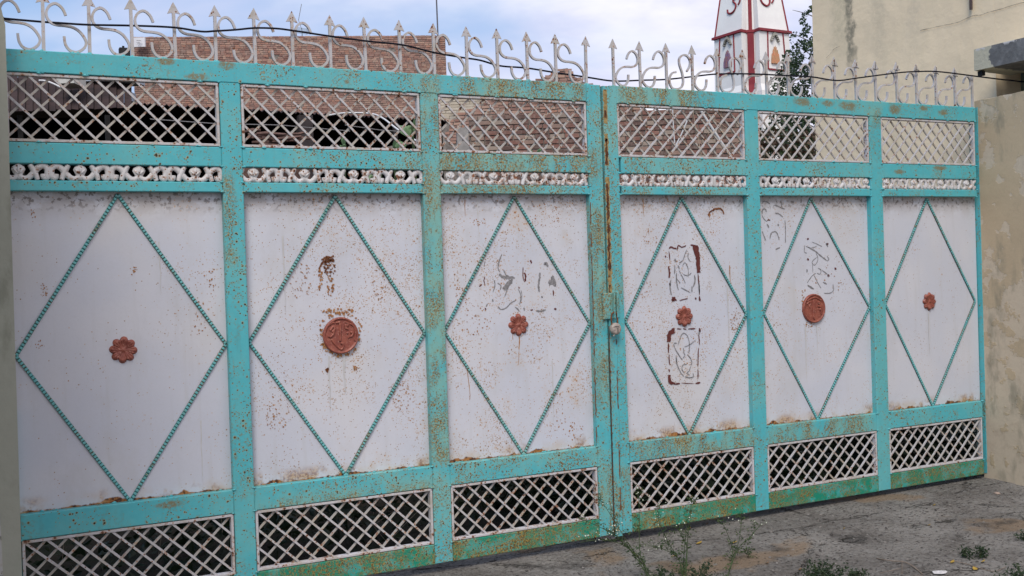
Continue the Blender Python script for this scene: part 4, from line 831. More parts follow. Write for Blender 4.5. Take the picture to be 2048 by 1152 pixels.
# A: tall brick building, left of centre
pA, pB = at(265, 73, 40), at(890, 70, 41.4); ZA = 10.77
bA = empty('brick_building', (pA.x, pA.y, 0), 'tall raw brick building behind the black shed, white notice at its left corner', 'building')
slab('wall', pA, pB, 0, ZA - 0.03, 9, M['mortar'], bA)
holes = [(6.1, 8.05), (10.2, 7.75), (9.6, 10.2), (5.2, 10.0), (15.0, 7.4)]
bricks(bA, pA, pB, 6.55, ZA, 0.079, (0.12, 0.22, 0.17, 0.20), 0.02, M['brick_far'], 300, inside=lambda x, z: all(abs(x - a) > 0.12 or abs(z - c_) > 0.08 for a, c_ in holes), jit=0.008, gap=0.014)
bricks(bA, pB, pB + Vector((-0.2, 9.0, 0)) + Vector((0.5, 0, 0)), 6.55, ZA, 0.079, (0.22, 0.12), 0.02, M['brick_far'], 0, jit=0.008, gap=0.014)
mb = MB(); pl = at(277, 90, 39.9); dA = (pB - pA); dA.z = 0; dA.normalize()
q0, q1 = at(268, 94, 39.7), at(290, 94, 39.7); zt_ = at(279, 75, 39.7).z
poly_prism('notice', [(q0.x, q0.y, q0.z), (q1.x, q1.y, q0.z), (q1.x, q1.y, zt_), (q0.x, q0.y, zt_)], (0.05, 0.08, 0), mat_plain('white_notice', (0.72, 0.72, 0.74), (0.66, 0.66, 0.68), 3, 0.8, 0, 0), bA)
mb = MB()
for cy, wd in ((81, 7), (85.5, 5)): a, b_ = at(275 - wd * .3, cy, 39.6), at(275 + wd, cy + .3, 39.6); mb.tube([a, b_], 0.012, 4)
mb.build('notice_lettering', M['bare'], bA)
mb = MB(); a, b_ = at(240, 118, 36), at(256, 94, 36)
tk = empty('roof_tank', (a.x, a.y, 9.0), 'small black tank on the roof at the left corner of the brick building', 'tank')
mb.box(a.x, a.x + 0.34, a.y, a.y + 0.3, 8.2, b_.z); mb.build('body', M['dark'], tk)
mb = MB(); mb.tube([Vector((a.x + .13, a.y + .1, b_.z)), Vector((a.x + .13, a.y + .1, b_.z + 0.07))], 0.04, 8); mb.build('cap', M['dark'], tk)
# aerials
mb = MB(); a = at(876, 74, 41.2); mb.tube([(a.x, a.y, a.z - .3), (a.x - 0.02, a.y, a.z + 2.4)], 0.028, 6)
tag(mb.build('antenna_mast', mat_plain('mast_steel', (0.10, 0.10, 0.12), (0.13, 0.12, 0.13), 4, 0.6), None), 'thin dark mast on the right end of the brick parapet', 'antenna')
ae = empty('dish_antenna', tuple(at(603, 72, 41)), 'grid dish aerial with a slanting rod on the brick parapet', 'antenna')
mb = MB(); c_ = at(604, 61, 41)
for q in range(-3, 4): mb.tube([c_ + Vector((-.30 + abs(q) * .03, 0, .0 + q * .035)), c_ + Vector((.30 - abs(q) * .03, 0, -.03 + q * .035))], 0.008, 4)
for q in (-.2, 0, .2): mb.tube([c_ + Vector((q, 0, .11)), c_ + Vector((q, 0, -.13))], 0.008, 4)
mb.tube([c_ + Vector((0, 0, -.1)), c_ + Vector((0, 0, -.35))], 0.02, 5); mb.build('grid', mat_plain('dish_grid', (0.18, 0.24, 0.27), (0.22, 0.28, 0.3), 4, 0.6), ae)
mb = MB(); mb.tube([at(597, 40, 41), at(603, 8, 41)], 0.012, 5); mb.tube([at(597, 40, 41), c_], 0.010, 5); mb.build('rod', M['bare'], ae)

# B: nearer dark brick boundary wall
qA, qB = at(937, 228, 18), at(1500, 214, 18.0); ZB = 4.11
bB = empty('brick_wall', (qA.x, qA.y, 0), 'nearer dark red brick wall seen through the middle lattices', 'wall')
slab('mortar_bed', qA, qB, -0.1, ZB - 0.02, 0.23, M['mortar'], bB)
bricks(bB, qA, qB, 2.55, ZB, 0.086, (0.25, 0.13, 0.24), 0.022, M['brick_near'], 300, jit=0.006, gap=0.019)
mb = MB(); a = at(915, 300, 17.6); b_ = at(938, 300, 17.6); rt = [(0, .0), (.05, .03), (.11, .02), (.16, .06), (.19, .03)]
zt_ = at(925, 258, 17.6).z
poly_prism('cement_pier', [(a.x, a.y, 0), (b_.x, b_.y, 0)] + [(a.x + (b_.x - a.x) * u / .19, a.y + (b_.y - a.y) * u / .19, zt_ + h) for u, h in rt[::-1]], (0.1, 0.25, 0), mat_plain('rough_cement', (0.25, 0.235, 0.22), (0.32, 0.30, 0.28), 9, 0.95), bB)
# G: gable of old brick behind, stepping up to a broken peak
gd = 27.0
gpx = [(885, 262), (893, 243), (905, 235), (930, 223), (960, 207), (1000, 190), (1040, 172), (1062, 166), (1080, 156), (1100, 147), (1118, 143), (1121, 136), (1135, 134), (1140, 141), (1146, 142), (1148, 150), (1160, 158), (1178, 166), (1200, 178), (1260, 205), (1330, 238), (1330, 262)]
gp = [at(a, c_, gd) for a, c_ in gpx]; g0, g1 = gp[0], gp[-1]; dG = (g1 - g0); dG.z = 0; LG = dG.length; dG.normalize()
prof = sorted((((p - g0).dot(dG)), p.z) for p in gp[1:-1])
def gz(x):
    for (x0, z0_), (x1, z1_) in zip(prof, prof[1:]):
        if x0 <= x <= x1: return z0_ + (z1_ - z0_) * (x - x0) / max(1e-6, x1 - x0)
    return -1
bG = empty('brick_gable', (g0.x, g0.y, 0), 'old brick gable rising to a broken stub above the middle of the gate', 'building')
out = [(g0.x, g0.y, 0), (g1.x, g1.y, 0), (g1.x, g1.y, g1.z)] + [(g0.x + dG.x * x, g0.y + dG.y * x, z - 0.03) for x, z in prof[::-1]] + [(g0.x, g0.y, g0.z)]
poly_prism('wall', out, (1.2, 2.4, 0), M['mortar'], bG)
bricks(bG, g0, g1, 4.7, max(z for _, z in prof) + 0.05, 0.079, (0.22, 0.12, 0.20), 0.02, M['brick_far'], 300, inside=lambda x, z: z < gz(x), jit=0.010, gap=0.018)
# P: cream washed brick wall left of the gable
h0, h1 = at(868, 190, 34), at(1010, 190, 34)
bP = empty('painted_wall', (h0.x, h0.y, 0), 'cream washed brick wall between the tall building and the old gable', 'wall')
slab('mortar_bed', h0, h1, 0, 7.2, 0.3, M['mortar_pale'], bP)
bricks(bP, h0, h1, 5.9, 7.24, 0.090, (0.45, 0.32), 0.02, M['brick_pale'], 220, jit=0.006, gap=0.014)

# S: black open shed with a wavy sheet roof
M['black_shade'] = mat_plain('painted_shade_black', (0.012, 0.011, 0.011), (0.02, 0.018, 0.017), 2, 0.95)  # near-black colour paints in the unlit shed interior; awning props share it
M['tin'] = mat_plain('rusty_tin', (0.026, 0.016, 0.015), (0.045, 0.027, 0.025), 3, 0.85, 0, 0.01, c3=(0.015, 0.011, 0.011))
sh0, sh1 = at(-60, 190, 22.5), at(985, 246, 29.3); sh0.z = 5.57; sh1.z = 5.57
se = empty('open_shed', (sh0.x, sh0.y, 0), 'black open fronted shed under a wavy tin roof edge, seen through the left lattices', 'shed')
dS = (sh1 - sh0); dS.z = 0; LS = dS.length; dS.normalize(); nS = Vector((-dS.y, dS.x, 0))
vs, fs = [], []; n_ = 420; amp = 0.028
for i in range(n_ + 1):
    x = LS * i / n_; p = sh0 + dS * x; w_ = amp * math.sin(i * math.pi / 2 * 1.0) + 0.01 * mnoise.noise(Vector((x, 0, 0)))
    for dp, dz in ((0, 0), (9.0, 0.25)):
        for th in (0, -0.012): vs.append((p.x + nS.x * dp, p.y + nS.y * dp, 5.57 + w_ + dz + th))
for i in range(n_):
    a = i * 4; fs += [(a, a + 4, a + 6, a + 2), (a + 1, a + 3, a + 7, a + 5), (a, a + 1, a + 5, a + 4)]
link('roof_sheet', vs, fs, M['tin'], se)
bk0, bk1 = sh0 + nS * 8.5, sh1 + nS * 8.5
mb = MB(); mb.hexa([(bk0.x, bk0.y, 0), (bk1.x, bk1.y, 0), (bk1.x, bk1.y, 5.7), (bk0.x, bk0.y, 5.7)] + [((bk0 + nS * .2).x, (bk0 + nS * .2).y, 0), ((bk1 + nS * .2).x, (bk1 + nS * .2).y, 0), ((bk1 + nS * .2).x, (bk1 + nS * .2).y, 5.7), ((bk0 + nS * .2).x, (bk0 + nS * .2).y, 5.7)]); mb.build('back_wall', M['black_shade'], se)
for s0 in (sh0, sh1 - dS * 0.2):
    e1 = s0 + nS * 0.3; e2 = s0 + nS * 8.5; f1 = e1 + dS * .2; f2 = e2 + dS * .2
    mb = MB(); mb.hexa([(e1.x, e1.y, 0), (f1.x, f1.y, 0), (f1.x, f1.y, 5.55), (e1.x, e1.y, 5.55), (e2.x, e2.y, 0), (f2.x, f2.y, 0), (f2.x, f2.y, 5.55), (e2.x, e2.y, 5.55)]); mb.build('side_wall', M['black_shade'], se)
for pxp in (470, 620, 800):
    p = at(pxp, 260, 24.5 + (pxp - 400) * .007); mb = MB(); wpx = 0.17 if pxp == 620 else 0.05
    mb.box(p.x - wpx, p.x + wpx, p.y + .3, p.y + .3 + 2 * wpx, 0, 5.5); mb.build('column', mat_plain('dark_column', (0.035, 0.028, 0.028), (0.05, 0.04, 0.04), 5, 0.9), se)
mb = MB(); mb.box(sh0.x, sh0.x + 14, sh0.y + 2.2, sh0.y + 8, -0.05, 0.02); mb.build('floor', M['black_shade'], se)
mb = MB(); mb.tube([at(300, 238, 24), at(430, 247, 24.5), at(560, 250, 25), at(700, 262, 26)], 0.012, 4); mb.tube([at(690, 250, 25), at(760, 260, 25.5), at(880, 268, 26)], 0.012, 4); mb.build('tie_wire', M['bare'], se)
# stacked timber and sacks inside the shed
tp = empty('timber_stack', tuple(on_z(540, 700, 0)), 'reddish stack of split timber under the shed roof behind the second lattice', 'timber')
for j in range(34):
    a = R.uniform(488, 590); c_ = R.uniform(262, 330); l_ = R.uniform(20, 50); p, q = at(a, c_, 21.5 + R.random()), at(a + l_, c_ + R.uniform(-5, 5), 21.5 + R.random())
    mb = MB(); mb.tube([p, p.lerp(q, .5) + Vector((0, 0, R.uniform(-.02, .02))), q], [0.03, R.uniform(.03, .05), .025], 5)
    mb.build('log', mat_plain('split_timber', (0.17, 0.10, 0.08), (0.10, 0.06, 0.05), 8, 0.9) if j == 0 else bpy.data.materials['split_timber'], tp)
mb = MB(); a, b_ = at(485, 332, 22.3), at(640, 332, 22.3); mb.box(a.x, b_.x, a.y, a.y + 1.2, 0, a.z + 0.03); mb.build('base', bpy.data.materials['split_timber'], tp)

# T: rusty tin awning, nearer, behind the first lattice
aw = empty('tin_awning', tuple(at(10, 400, 14)), 'rusty tin awning with bundles on top, behind the leftmost lattice', 'awning')
for j in range(20):
    x0 = -40 + j * 15.2; p = [at(x0, 151 + j * .5, 14 + j * .05), at(x0 + 14.4, 151.3 + j * .5, 14 + j * .05), at(x0 + 14.4, 226 + R.uniform(-2, 2) - j * .6, 13.4 + j * .05), at(x0, 226 + R.uniform(-2, 2) - j * .6, 13.4 + j * .05)]
    o = poly_prism('tin_sheet', [p[3], p[2], p[1], p[0]], (0, 0.02, 0.01), M['tin'], aw); 
mb = MB(); p = at(-60, 156, 14.1); q = at(262, 162, 15.1); mb.hexa([(p.x, p.y, p.z), (q.x, q.y, q.z), (q.x, q.y, q.z + .02), (p.x, p.y, p.z + .02), (p.x, p.y + 5, p.z + .2), (q.x, q.y + 5, q.z + .2), (q.x, q.y + 5, q.z + .24), (p.x, p.y + 5, p.z + .24)]); mb.build('roof', M['tin'], aw)
for pxp in (40, 215): p = at(pxp, 230, 13.8); mb = MB(); mb.box(p.x - .03, p.x + .03, p.y, p.y + .06, 0, p.z); mb.build('prop', M['black_shade'], aw)
M['pvc'] = mat_plain('white_pvc', (0.66, 0.66, 0.66), (0.6, 0.6, 0.6), 5, 0.4, 0, 0)
def thing_tube(name, pts, r, mat, label, cat, sm=6):
    mb = MB(); mb.tube(spline(pts, sm), r, 7); return tag(mb.build(name, mat, None, True), label, cat)
thing_tube('pipe', [at(78, 161, 13.2), at(92, 162, 13.2), at(108, 168, 13.2), at(122, 175, 13.2)], 0.012, M['pvc'], 'short curved white pipe poking over the tin awning', 'pipe')
thing_tube('hose', [at(655, 231, 18), at(690, 226, 18), at(740, 227, 18), at(765, 236, 17.8), at(790, 255, 17.5), at(815, 272, 17.2), at(842, 286, 17)], 0.015, M['pvc'], 'white hose sagging across the black shed opening', 'hose')
def prism_px(name, rect, dep, thick, mat, label, cat):
    x0, y0, x1, y1 = rect; P = [at(x0, y1, dep), at(x1, y1, dep), at(x1, y0, dep), at(x0, y0, dep)]
    z0, z1 = P[0].z, P[3].z; out = [(P[0].x, P[0].y, z0), (P[1].x, P[1].y, z0), (P[1].x, P[1].y, z1), (P[0].x, P[0].y, z1)]
    return tag(poly_prism(name, out, (FWD.x * thick, FWD.y * thick, 0), mat), label, cat)
prism_px('sack', (113, 148, 148, 167), 13.9, 0.4, mat_plain('white_sack', (0.55, 0.54, 0.50), (0.45, 0.44, 0.40), 12, 0.9), 'pale sack lying on the tin awning', 'sack')
prism_px('tin_offcut', (150, 152, 265, 163), 14.6, 0.5, mat_plain('bluish_tin', (0.40, 0.44, 0.50), (0.32, 0.35, 0.40), 12, 0.5), 'bluish flat tin sheet lying on the awning beside the sack', 'sheet')
prism_px('drum', (250, 184, 263, 202), 16, 0.2, mat_plain('grey_blue_drum', (0.30, 0.34, 0.40), (0.18, 0.20, 0.24), 22, 0.5), 'small grey blue tin standing at the right end of the awning', 'tin')
# white sticks and stalks in front of the dark wall
for i, (pts, r, lab, m_) in enumerate((([at(1397, 214, 12), at(1430, 265, 12), at(1468, 322, 12)], 0.014, 'longest thick white pole leaning across the dark brick wall', 'pvc'),
        ([at(1345, 214, 12), at(1347, 255, 12), at(1350, 294, 12)], 0.007, 'thin upright white stick against the dark brick wall', 'pvc'),
        ([at(1381, 224, 12), at(1366, 262, 12), at(1350, 294, 12)], 0.009, 'white stick slanting left down to meet the upright stick', 'pvc'),
        ([at(1386, 222, 11.5), at(1393, 262, 11.5), at(1404, 316, 11.5)], 0.004, 'fine straw coloured stalk right of the slanting white stick', 'straw'),
        ([at(1410, 258, 11.5), at(1430, 285, 11.5), at(1450, 302, 11.5), at(1478, 300, 11.5)], 0.003, 'fine bent straw stalk low by the thick white pole', 'straw'),
        ([at(1425, 237, 11.5), at(1442, 248, 11.5), at(1462, 262, 11.5)], 0.004, 'short straw stalk above the thick white pole', 'straw'),
        ([at(1432, 320, 11.5), at(1452, 300, 11.5), at(1480, 282, 11.5)], 0.003, 'straw stalk rising right from the lattice bottom', 'straw'))):
    if 'straw' not in M: M['straw'] = mat_plain('dry_straw', (0.44, 0.34, 0.24), (0.36, 0.27, 0.19), 12, 0.8, 0, 0)
    thing_tube('stick', pts, r, M[m_], lab, 'stick')

# ---------------------------------------------------------------- temple tower
M['twhite'] = mat_plain('temple_whitewash', (0.86, 0.85, 0.81), (0.80, 0.78, 0.75), 1.5, 0.85, 0, 0.004)
M['tred'] = mat_plain('temple_red_paint', (0.21, 0.026, 0.036), (0.26, 0.04, 0.048), 3, 0.8, 0, 0.003)
M['tgrey'] = mat_plain('relief_grey', (0.22, 0.21, 0.18), (0.30, 0.29, 0.25), 5, 0.9)
te = empty('temple_tower', tuple(on_z(1498, 700, 0)), 'white temple spire with red painted ribs and niches, behind the gate', 'tower')
TD = 30.0; cen = at(1504, 120, TD + 0.8)
ang = math.atan2(RGT.y, RGT.x) + math.radians(-15)       # the near corner points at the street
ex = Vector((math.cos(ang), math.sin(ang), 0)); ey = Vector((-ex.y, ex.x, 0))
def tz(py): return at(1500, py, TD).z
def oct_ring(h, z, nt=0.20):
    """square standing on its corner, near corner cut back in a notch"""
    K = 1.0; c = Vector((cen.x, cen.y, 0)) + Vector((0, 0, z)); n = nt * h
    return [c - ex * h, c - ex * n * 1.15 - ey * (h - n * 1.15), c - ex * n * .50 - ey * (h - n * 2.1), c + ex * n * .50 - ey * (h - n * 2.1), c + ex * n * 1.15 - ey * (h - n * 1.15), c + ex * h, c + ey * h]
def rings(name, hs, mat, parent):
    vs, fs = [], []; n = 7
    for h, z in hs: vs += oct_ring(h, z)
    for i in range(len(hs) - 1):
        for j in range(n): fs.append((i * n + j, i * n + (j + 1) % n, (i + 1) * n + (j + 1) % n, (i + 1) * n + j))
    fs.append(tuple(range(n))[::-1]); fs.append(tuple(range((len(hs) - 1) * n, len(hs) * n))); return link(name, vs, fs, mat, parent)
rings('body', [(1.20, 0), (1.20, tz(182)), (1.08, tz(168)), (1.075, tz(150)), (1.055, tz(63))], M['twhite'], te)
rings('spire', [(1.035, tz(59)), (0.55, tz(-150)), (0.2, tz(-300))], M['twhite'], te)
rings('eave_band', [(1.055, tz(63)), (1.14, tz(62)), (1.13, tz(57)), (1.045, tz(56))], M['tred'], te)
def edge_strip(a_i, hs, r, name='rib', off=0.0):
    P = [oct_ring(h, z)[a_i] for h, z in hs]; mb = MB(); mb.tube(P, r, 4, up=tuple(ey)); return mb.build(name, M['tred'], te)
for ai in (0, 5): edge_strip(ai, [(1.035, tz(57)), (0.55, tz(-150))], 0.030)
def face_pt(side, u, z, h):     # side -1 left, +1 right; u from near notch (0) to far corner (1)
    r_ = oct_ring(h, z); a, b_ = (r_[1], r_[0]) if side < 0 else (r_[4], r_[5]); return a.lerp(b_, u)
def hz(z):
    t = (z - tz(150)) / (tz(63) - tz(150)); return 1.075 + (1.055 - 1.075) * t + 0.01
# centre corner strip, wide below the band, narrower above
mb = MB(); wv = ex * 0.125
def strip_c(hs, w_, name):
    vs = []
    for h, z in hs:
        r_ = oct_ring(h, z); c_ = (r_[2] + r_[3]) / 2 - ey * 0.03
        vs += [c_ - ex * w_, c_ + ex * w_, c_ + ex * w_ + ey * .1, c_ - ex * w_ + ey * .1]
    fs = []
    for i in range(len(hs) - 1):
        for j in range(4): fs.append((i * 4 + j, i * 4 + (j + 1) % 4, i * 4 + 4 + (j + 1) % 4, i * 4 + 4 + j))
    return link(name, vs, fs + [(3, 2, 1, 0), tuple(range(len(vs) - 4, len(vs)))], M['tred'], te)
strip_c([(1.20, 0.5), (1.20, tz(182)), (1.085, tz(167)), (1.06, tz(60))], 0.092, 'corner_stripe'); strip_c([(1.04, tz(58)), (0.56, tz(-150))], 0.05, 'corner_stripe')
for sd in (-1, 1):
    u0, u1 = (0.28, 0.78); fr = MB(); zb, ztp = tz(138), tz(60)
    for u in (u0, u1): fr.tube([face_pt(sd, u + (0.06 if u == u1 else -.02), zb, hz(zb)), face_pt(sd, u, ztp, hz(ztp))], 0.027, 4, up=tuple(ey))
    fr.tube([face_pt(sd, u0 - .02, zb, hz(zb)), face_pt(sd, u1 + .06, zb, hz(zb))], 0.032, 4, up=tuple(ey)); fr.build('niche_frame', M['tred'], te)
    # moulded leaf crest
    mb = MB()
    for q in range(9):
        u = 0.40 + 0.028 * q; z = tz(84 - 12 * math.sin(math.pi * q / 8) - 3); p = face_pt(sd, u, z, hz(z)) - ey * 0.03
        mb.tube([p, p + Vector((0, 0, 0.10))], [0.055, 0.012], 5)
    mb.build('niche_crest', M['tgrey'], te)
    # plain painted figure-like panel, kept generic
    mb = MB()
    for q in range(7):
        u = 0.40 + 0.035 * q; z0_ = tz(126); p = face_pt(sd, u, z0_, hz(z0_)) - ey * 0.02; hh = 0.22 + 0.28 * math.sin(math.pi * (q + .5) / 7)
        mb.tube([p, p + Vector((0, 0, hh * .6)) + ex * R.uniform(-.02, .02), p + Vector((0, 0, hh))], [0.04, 0.035, 0.01], 5)
    mb.build('painted_relief', mat_plain('orange_relief' if sd > 0 else 'purple_relief', (0.55, 0.24, 0.13) if sd > 0 else (0.20, 0.13, 0.22), (0.42, 0.26, 0.14) if sd > 0 else (0.30, 0.15, 0.14), 9, 0.8), te)
    # Om sign: painted strokes, most of it above the frame
    cpx = 1466 if sd < 0 else 1533
    def om(pts, r):
        P = []
        for a, c_ in pts:
            z = tz(c_); h_ = 1.035 + (0.55 - 1.035) * (z - tz(59)) / (tz(-150) - tz(59)) + 0.012; u = (a - 1484) / (1432.0 - 1484) if sd < 0 else (a - 1513) / (1572.0 - 1513)
            P.append(face_pt(sd, u, z, h_) - ey * .012)
        return P
    mb = MB()
    if sd < 0:
        for pts, r in (([(1453, 7), (1455, 14), (1462, 17), (1469, 12), (1471, 2), (1464, -8), (1470, -16), (1468, -26), (1458, -28)], .028), ([(1468, -10), (1476, -16), (1480, -4), (1476, 4)], .024), ([(1462, -40), (1468, -34), (1476, -42)], .02)): mb.tube(spline(om(pts, r), 5), r, 5)
    else:
        for pts, r in (([(1521, -2), (1526, 6), (1534, 9), (1541, 3), (1542, -8), (1536, -16), (1542, -24), (1538, -34), (1528, -34)], .028), ([(1542, -16), (1550, -20), (1552, -8), (1546, 2)], .024), ([(1532, -46), (1538, -40), (1546, -48)], .02)): mb.tube(spline(om(pts, r), 5), r, 5)
    mb.build('om_sign', M['tred'], te)

# ---------------------------------------------------------------- foliage
def leaf_mat(name, c1, c2, c3):
    mt, k, b = new_mat(name, 0.5, spec=0.3); isl = k.node('ShaderNodeNewGeometry').outputs['Random Per Island']
    c = k.curve(isl, [(0, c1), (0.5, c2), (0.9, c3)]); k.put(b.inputs['Base Color'], c)
    tr = k.node('ShaderNodeBsdfTranslucent'); k.put(tr.inputs[0], c); ms = k.node('ShaderNodeMixShader'); ms.inputs[0].default_value = 0.25
    k.l.new(b.outputs[0], ms.inputs[1]); k.l.new(tr.outputs[0], ms.inputs[2]); k.l.new(ms.outputs[0], k.n['Material Output'].inputs[0]); return mt
M['leaf_dark'] = leaf_mat('dark_tree_leaf', (0.018, 0.040, 0.022), (0.030, 0.060, 0.028), (0.055, 0.085, 0.030))
M['leaf_weed'] = leaf_mat('weed_leaf', (0.030, 0.060, 0.025), (0.045, 0.085, 0.030), (0.09, 0.12, 0.035))
M['leaf_brown'] = leaf_mat('brown_scrub', (0.06, 0.035, 0.022), (0.10, 0.06, 0.035), (0.05, 0.055, 0.02))
M['stem'] = mat_plain('green_stem', (0.055, 0.085, 0.03), (0.04, 0.065, 0.025), 20, 0.6, 0, 0)
M['petal'] = mat_plain('white_floret', (0.72, 0.74, 0.62), (0.62, 0.66, 0.50), 90, 0.7, 0, 0)
M['bark'] = mat_plain('bark', (0.09, 0.07, 0.05), (0.14, 0.11, 0.08), 9, 0.9)
def leaves(pts, size, mat, name, parent, droop=0.3, aspect=2.4):
    mb = MB()
    for p in pts:
        s_ = R.uniform(*size); a = Vector((R.gauss(0, 1), R.gauss(0, 1), R.gauss(-droop, .7))).normalized(); c_ = a.cross(Vector((R.gauss(0, 1), R.gauss(0, 1), R.gauss(0, 1)))).normalized() * (s_ / aspect / 1.0)
        p = Vector(p); f = a.cross(c_).normalized() * s_ * .12
        mb.add([p, p + a * s_ * .45 + c_ + f, p + a * s_, p + a * s_ * .45 - c_ + f], [(0, 1, 2, 3)])
    return mb.build(name, mat, parent)
# slender tree between the temple and the cream house
tr_ = empty('tree', (16.9, 13.6, 0), 'loose dark green tree between the temple spire and the cream house', 'tree')
tb = at(1672, 400, 23); mb = MB(); limbs = []
mb.tube(spline([(tb.x, tb.y, 0), (tb.x + .1, tb.y, 2.0), tuple(at(1668, 240, 23)), tuple(at(1660, 120, 23)), tuple(at(1655, 10, 23)), tuple(at(1650, -80, 23))], 6), [0.14 - 0.12 * i / 30 for i in range(31)], 7)
ends = [(1560, 60), (1585, 20), (1600, -20), (1570, 110), (1550, 160), (1590, 90), (1600, 150), (1575, 190), (1610, 60), (1640, 100), (1560, 230), (1590, 240), (1650, 40), (1600, 210), (1640, 180), (1660, 220), (1620, -40)]
pts = []
for ax, ay in ends:
    s_ = at(1662, min(300, ay + R.uniform(30, 70)), 23); e_ = at(ax, ay, 23 + R.uniform(-1.0, 1.0)); md = s_.lerp(e_, .5) + Vector((0, 0, .08)); mb.tube(spline([s_, md, e_], 4), [0.016, .015, .014, .012, .011, .009, .008, .006, .004], 5)
mb.build('trunk', M['bark'], tr_)
for _ in range(15000):
    ay = R.uniform(-60, 330); dens = min(1.0, 0.15 + max(0, (ay + 20)) / 190.0)
    if R.random() > dens: continue
    edge = 1632 - (18 + max(0, min(1, (ay - 10) / 160)) * 75) * (1 - (0.25 if ay > 250 else 0)); ax = R.uniform(edge, 1642)
    if ax < edge + 22 and R.random() < 0.55: continue
    if mnoise.noise(Vector((ax / 16.0, ay / 16.0, 2.2))) < 0.04 - min(0.42, max(0, ay - 40) / 380.0): continue
    pts.append(at(ax, ay, 23 + R.uniform(-1.3, 1.3)))
leaves(pts, (0.035, 0.08), M['leaf_dark'], 'crown', tr_); leaves([at(R.uniform(1642, 1740), R.uniform(-80, 330), 23 + R.uniform(-1.5, 1.5)) for _ in range(2500)], (0.06, 0.11), M['leaf_dark'], 'crown', tr_)
# scrub at its foot, seen in the fifth lattice
pts = [at(R.uniform(1505, 1700), R.uniform(262, 420), 20 + R.uniform(-1, 2)) for _ in range(3600)]
o = leaves([p for p in pts if mnoise.noise(p * 1.7) > -0.1], (0.06, 0.14), M['leaf_brown'], 'scrub', None); tag(o, 'brown and green scrub under the tree behind the fifth lattice', 'scrub', kind='stuff')
pts = [at(R.uniform(1500, 1700), R.uniform(258, 420), 21.5 + R.uniform(-1, 2)) for _ in range(3000)]
leaves(pts, (0.06, 0.12), M['leaf_dark'], 'bush', None); tag(bpy.data.objects['bush'], 'dark green bush behind the brown scrub and the fifth lattice', 'bush')
# broad leaved plants behind the gate
def broad(px, py, dep, n, spread, size, label):
    b_ = at(px, py, dep); e = empty('plant', (b_.x, b_.y, 0), label, 'plant'); mb = MB(); tops = []
    for _ in range(n):
        q = at(px + R.uniform(-spread, spread), py + R.uniform(-spread * 1.2, spread * 1.2), dep + R.uniform(-.1, .1)); mb.tube(spline([(b_.x, b_.y, 0), ((b_.x + q.x) / 2, (b_.y + q.y) / 2, q.z * .7), tuple(q)], 4), 0.006, 4); tops.append(q)
    mb.build('stem', M['stem'], e)
    for q in tops:
        a = Vector((R.gauss(0, 1), R.gauss(0, .6) - .4, R.gauss(.1, .6))).normalized(); c_ = a.cross(Vector((0.3, -1, R.gauss(0, .5)))).normalized(); s_ = R.uniform(*size); f = Vector((0, -.02, .02))
        vs = [q, q + a * s_ * .25 + c_ * s_ * .28, q + a * s_ * .6 + c_ * s_ * .30, q + a * s_, q + a * s_ * .6 - c_ * s_ * .30, q + a * s_ * .25 - c_ * s_ * .28, q + a * s_ * .5 + f]
        link('leaf', vs, [(0, 1, 6), (1, 2, 6), (2, 3, 6), (3, 4, 6), (4, 5, 6), (5, 0, 6)], M['leaf_broad'], e)
M['leaf_broad'] = leaf_mat('broad_leaf', (0.10, 0.20, 0.08), (0.16, 0.27, 0.12), (0.24, 0.33, 0.20))
broad(836, 262, 9.5, 7, 13, (0.10, 0.17), 'tall broad leaved plant at the right end of the second lattice')
broad(789, 292, 9.5, 7, 10, (0.07, 0.12), 'lower leafy plant left of the tall one behind the second lattice')
broad(684, 296, 9.5, 4, 6, (0.05, 0.09), 'small leafy sprig low in the middle of the second lattice')
broad(1070, 308, 9.5, 4, 6, (0.07, 0.11), 'small green sprig low behind the third lattice')
broad(740, 352, 9.5, 10, 60, (0.08, 0.12), 'spreading leaves seen through the scroll band of the second panel')

# dark undergrowth right behind the gate
pts = []; 
for _ in range(30000):
    x = R.uniform(-0.6, 9.0); y = R.uniform(0.45, 4.6); hmax = 0.38 + 0.55 * (0.5 + mnoise.noise(Vector((x * 1.1, y * 1.1, 0)))); z = R.random() ** 0.8 * hmax - 0.06
    pts.append((x, y, z))
for _ in range(9000):
    x = R.uniform(2.9, 6.27); y = R.uniform(0.14, 1.9); pts.append((x, y, R.random() ** .8 * (0.30 + .28 * (0.5 + mnoise.noise(Vector((x * 2, y * 2, 4))))) - .05))
und = leaves(pts, (0.03, 0.10), leaf_mat('dark_undergrowth', (0.012, 0.022, 0.010), (0.020, 0.034, 0.013), (0.034, 0.045, 0.018)), 'undergrowth', None, 0.0, 4.0)
tag(und, 'dark weeds growing in the yard right behind the gate', 'weeds', kind='stuff')
mb = MB()
for _ in range(420):
    x = R.uniform(-.3, 8.0); y = R.uniform(0.4, 2.6); z = R.uniform(0, .75); mb.tube([(x, y, z), (x + R.gauss(0, .05), y, z + R.uniform(.04, .14)), (x + R.gauss(0, .12), y, z + R.uniform(.1, .25))], 0.0013, 3, cap=False)
tag(mb.build('dry_stalks', M['straw'], None), 'thin dry stalks standing in the dark weeds behind the gate', 'stalks', kind='stuff')
mb = MB()
for _ in range(70):
    x = R.uniform(-.3, 8.0); y = R.uniform(0.4, 1.6); z = R.uniform(0.1, .75); r_ = R.uniform(.003, .006)
    mb.tube([(x, y, z - r_), (x, y, z), (x, y, z + r_)], [r_ * .5, r_, r_ * .4], 5)
tag(mb.build('weed_flowers', M['petal'], None), 'tiny pale flowers scattered in the weeds behind the gate', 'flowers', kind='stuff')

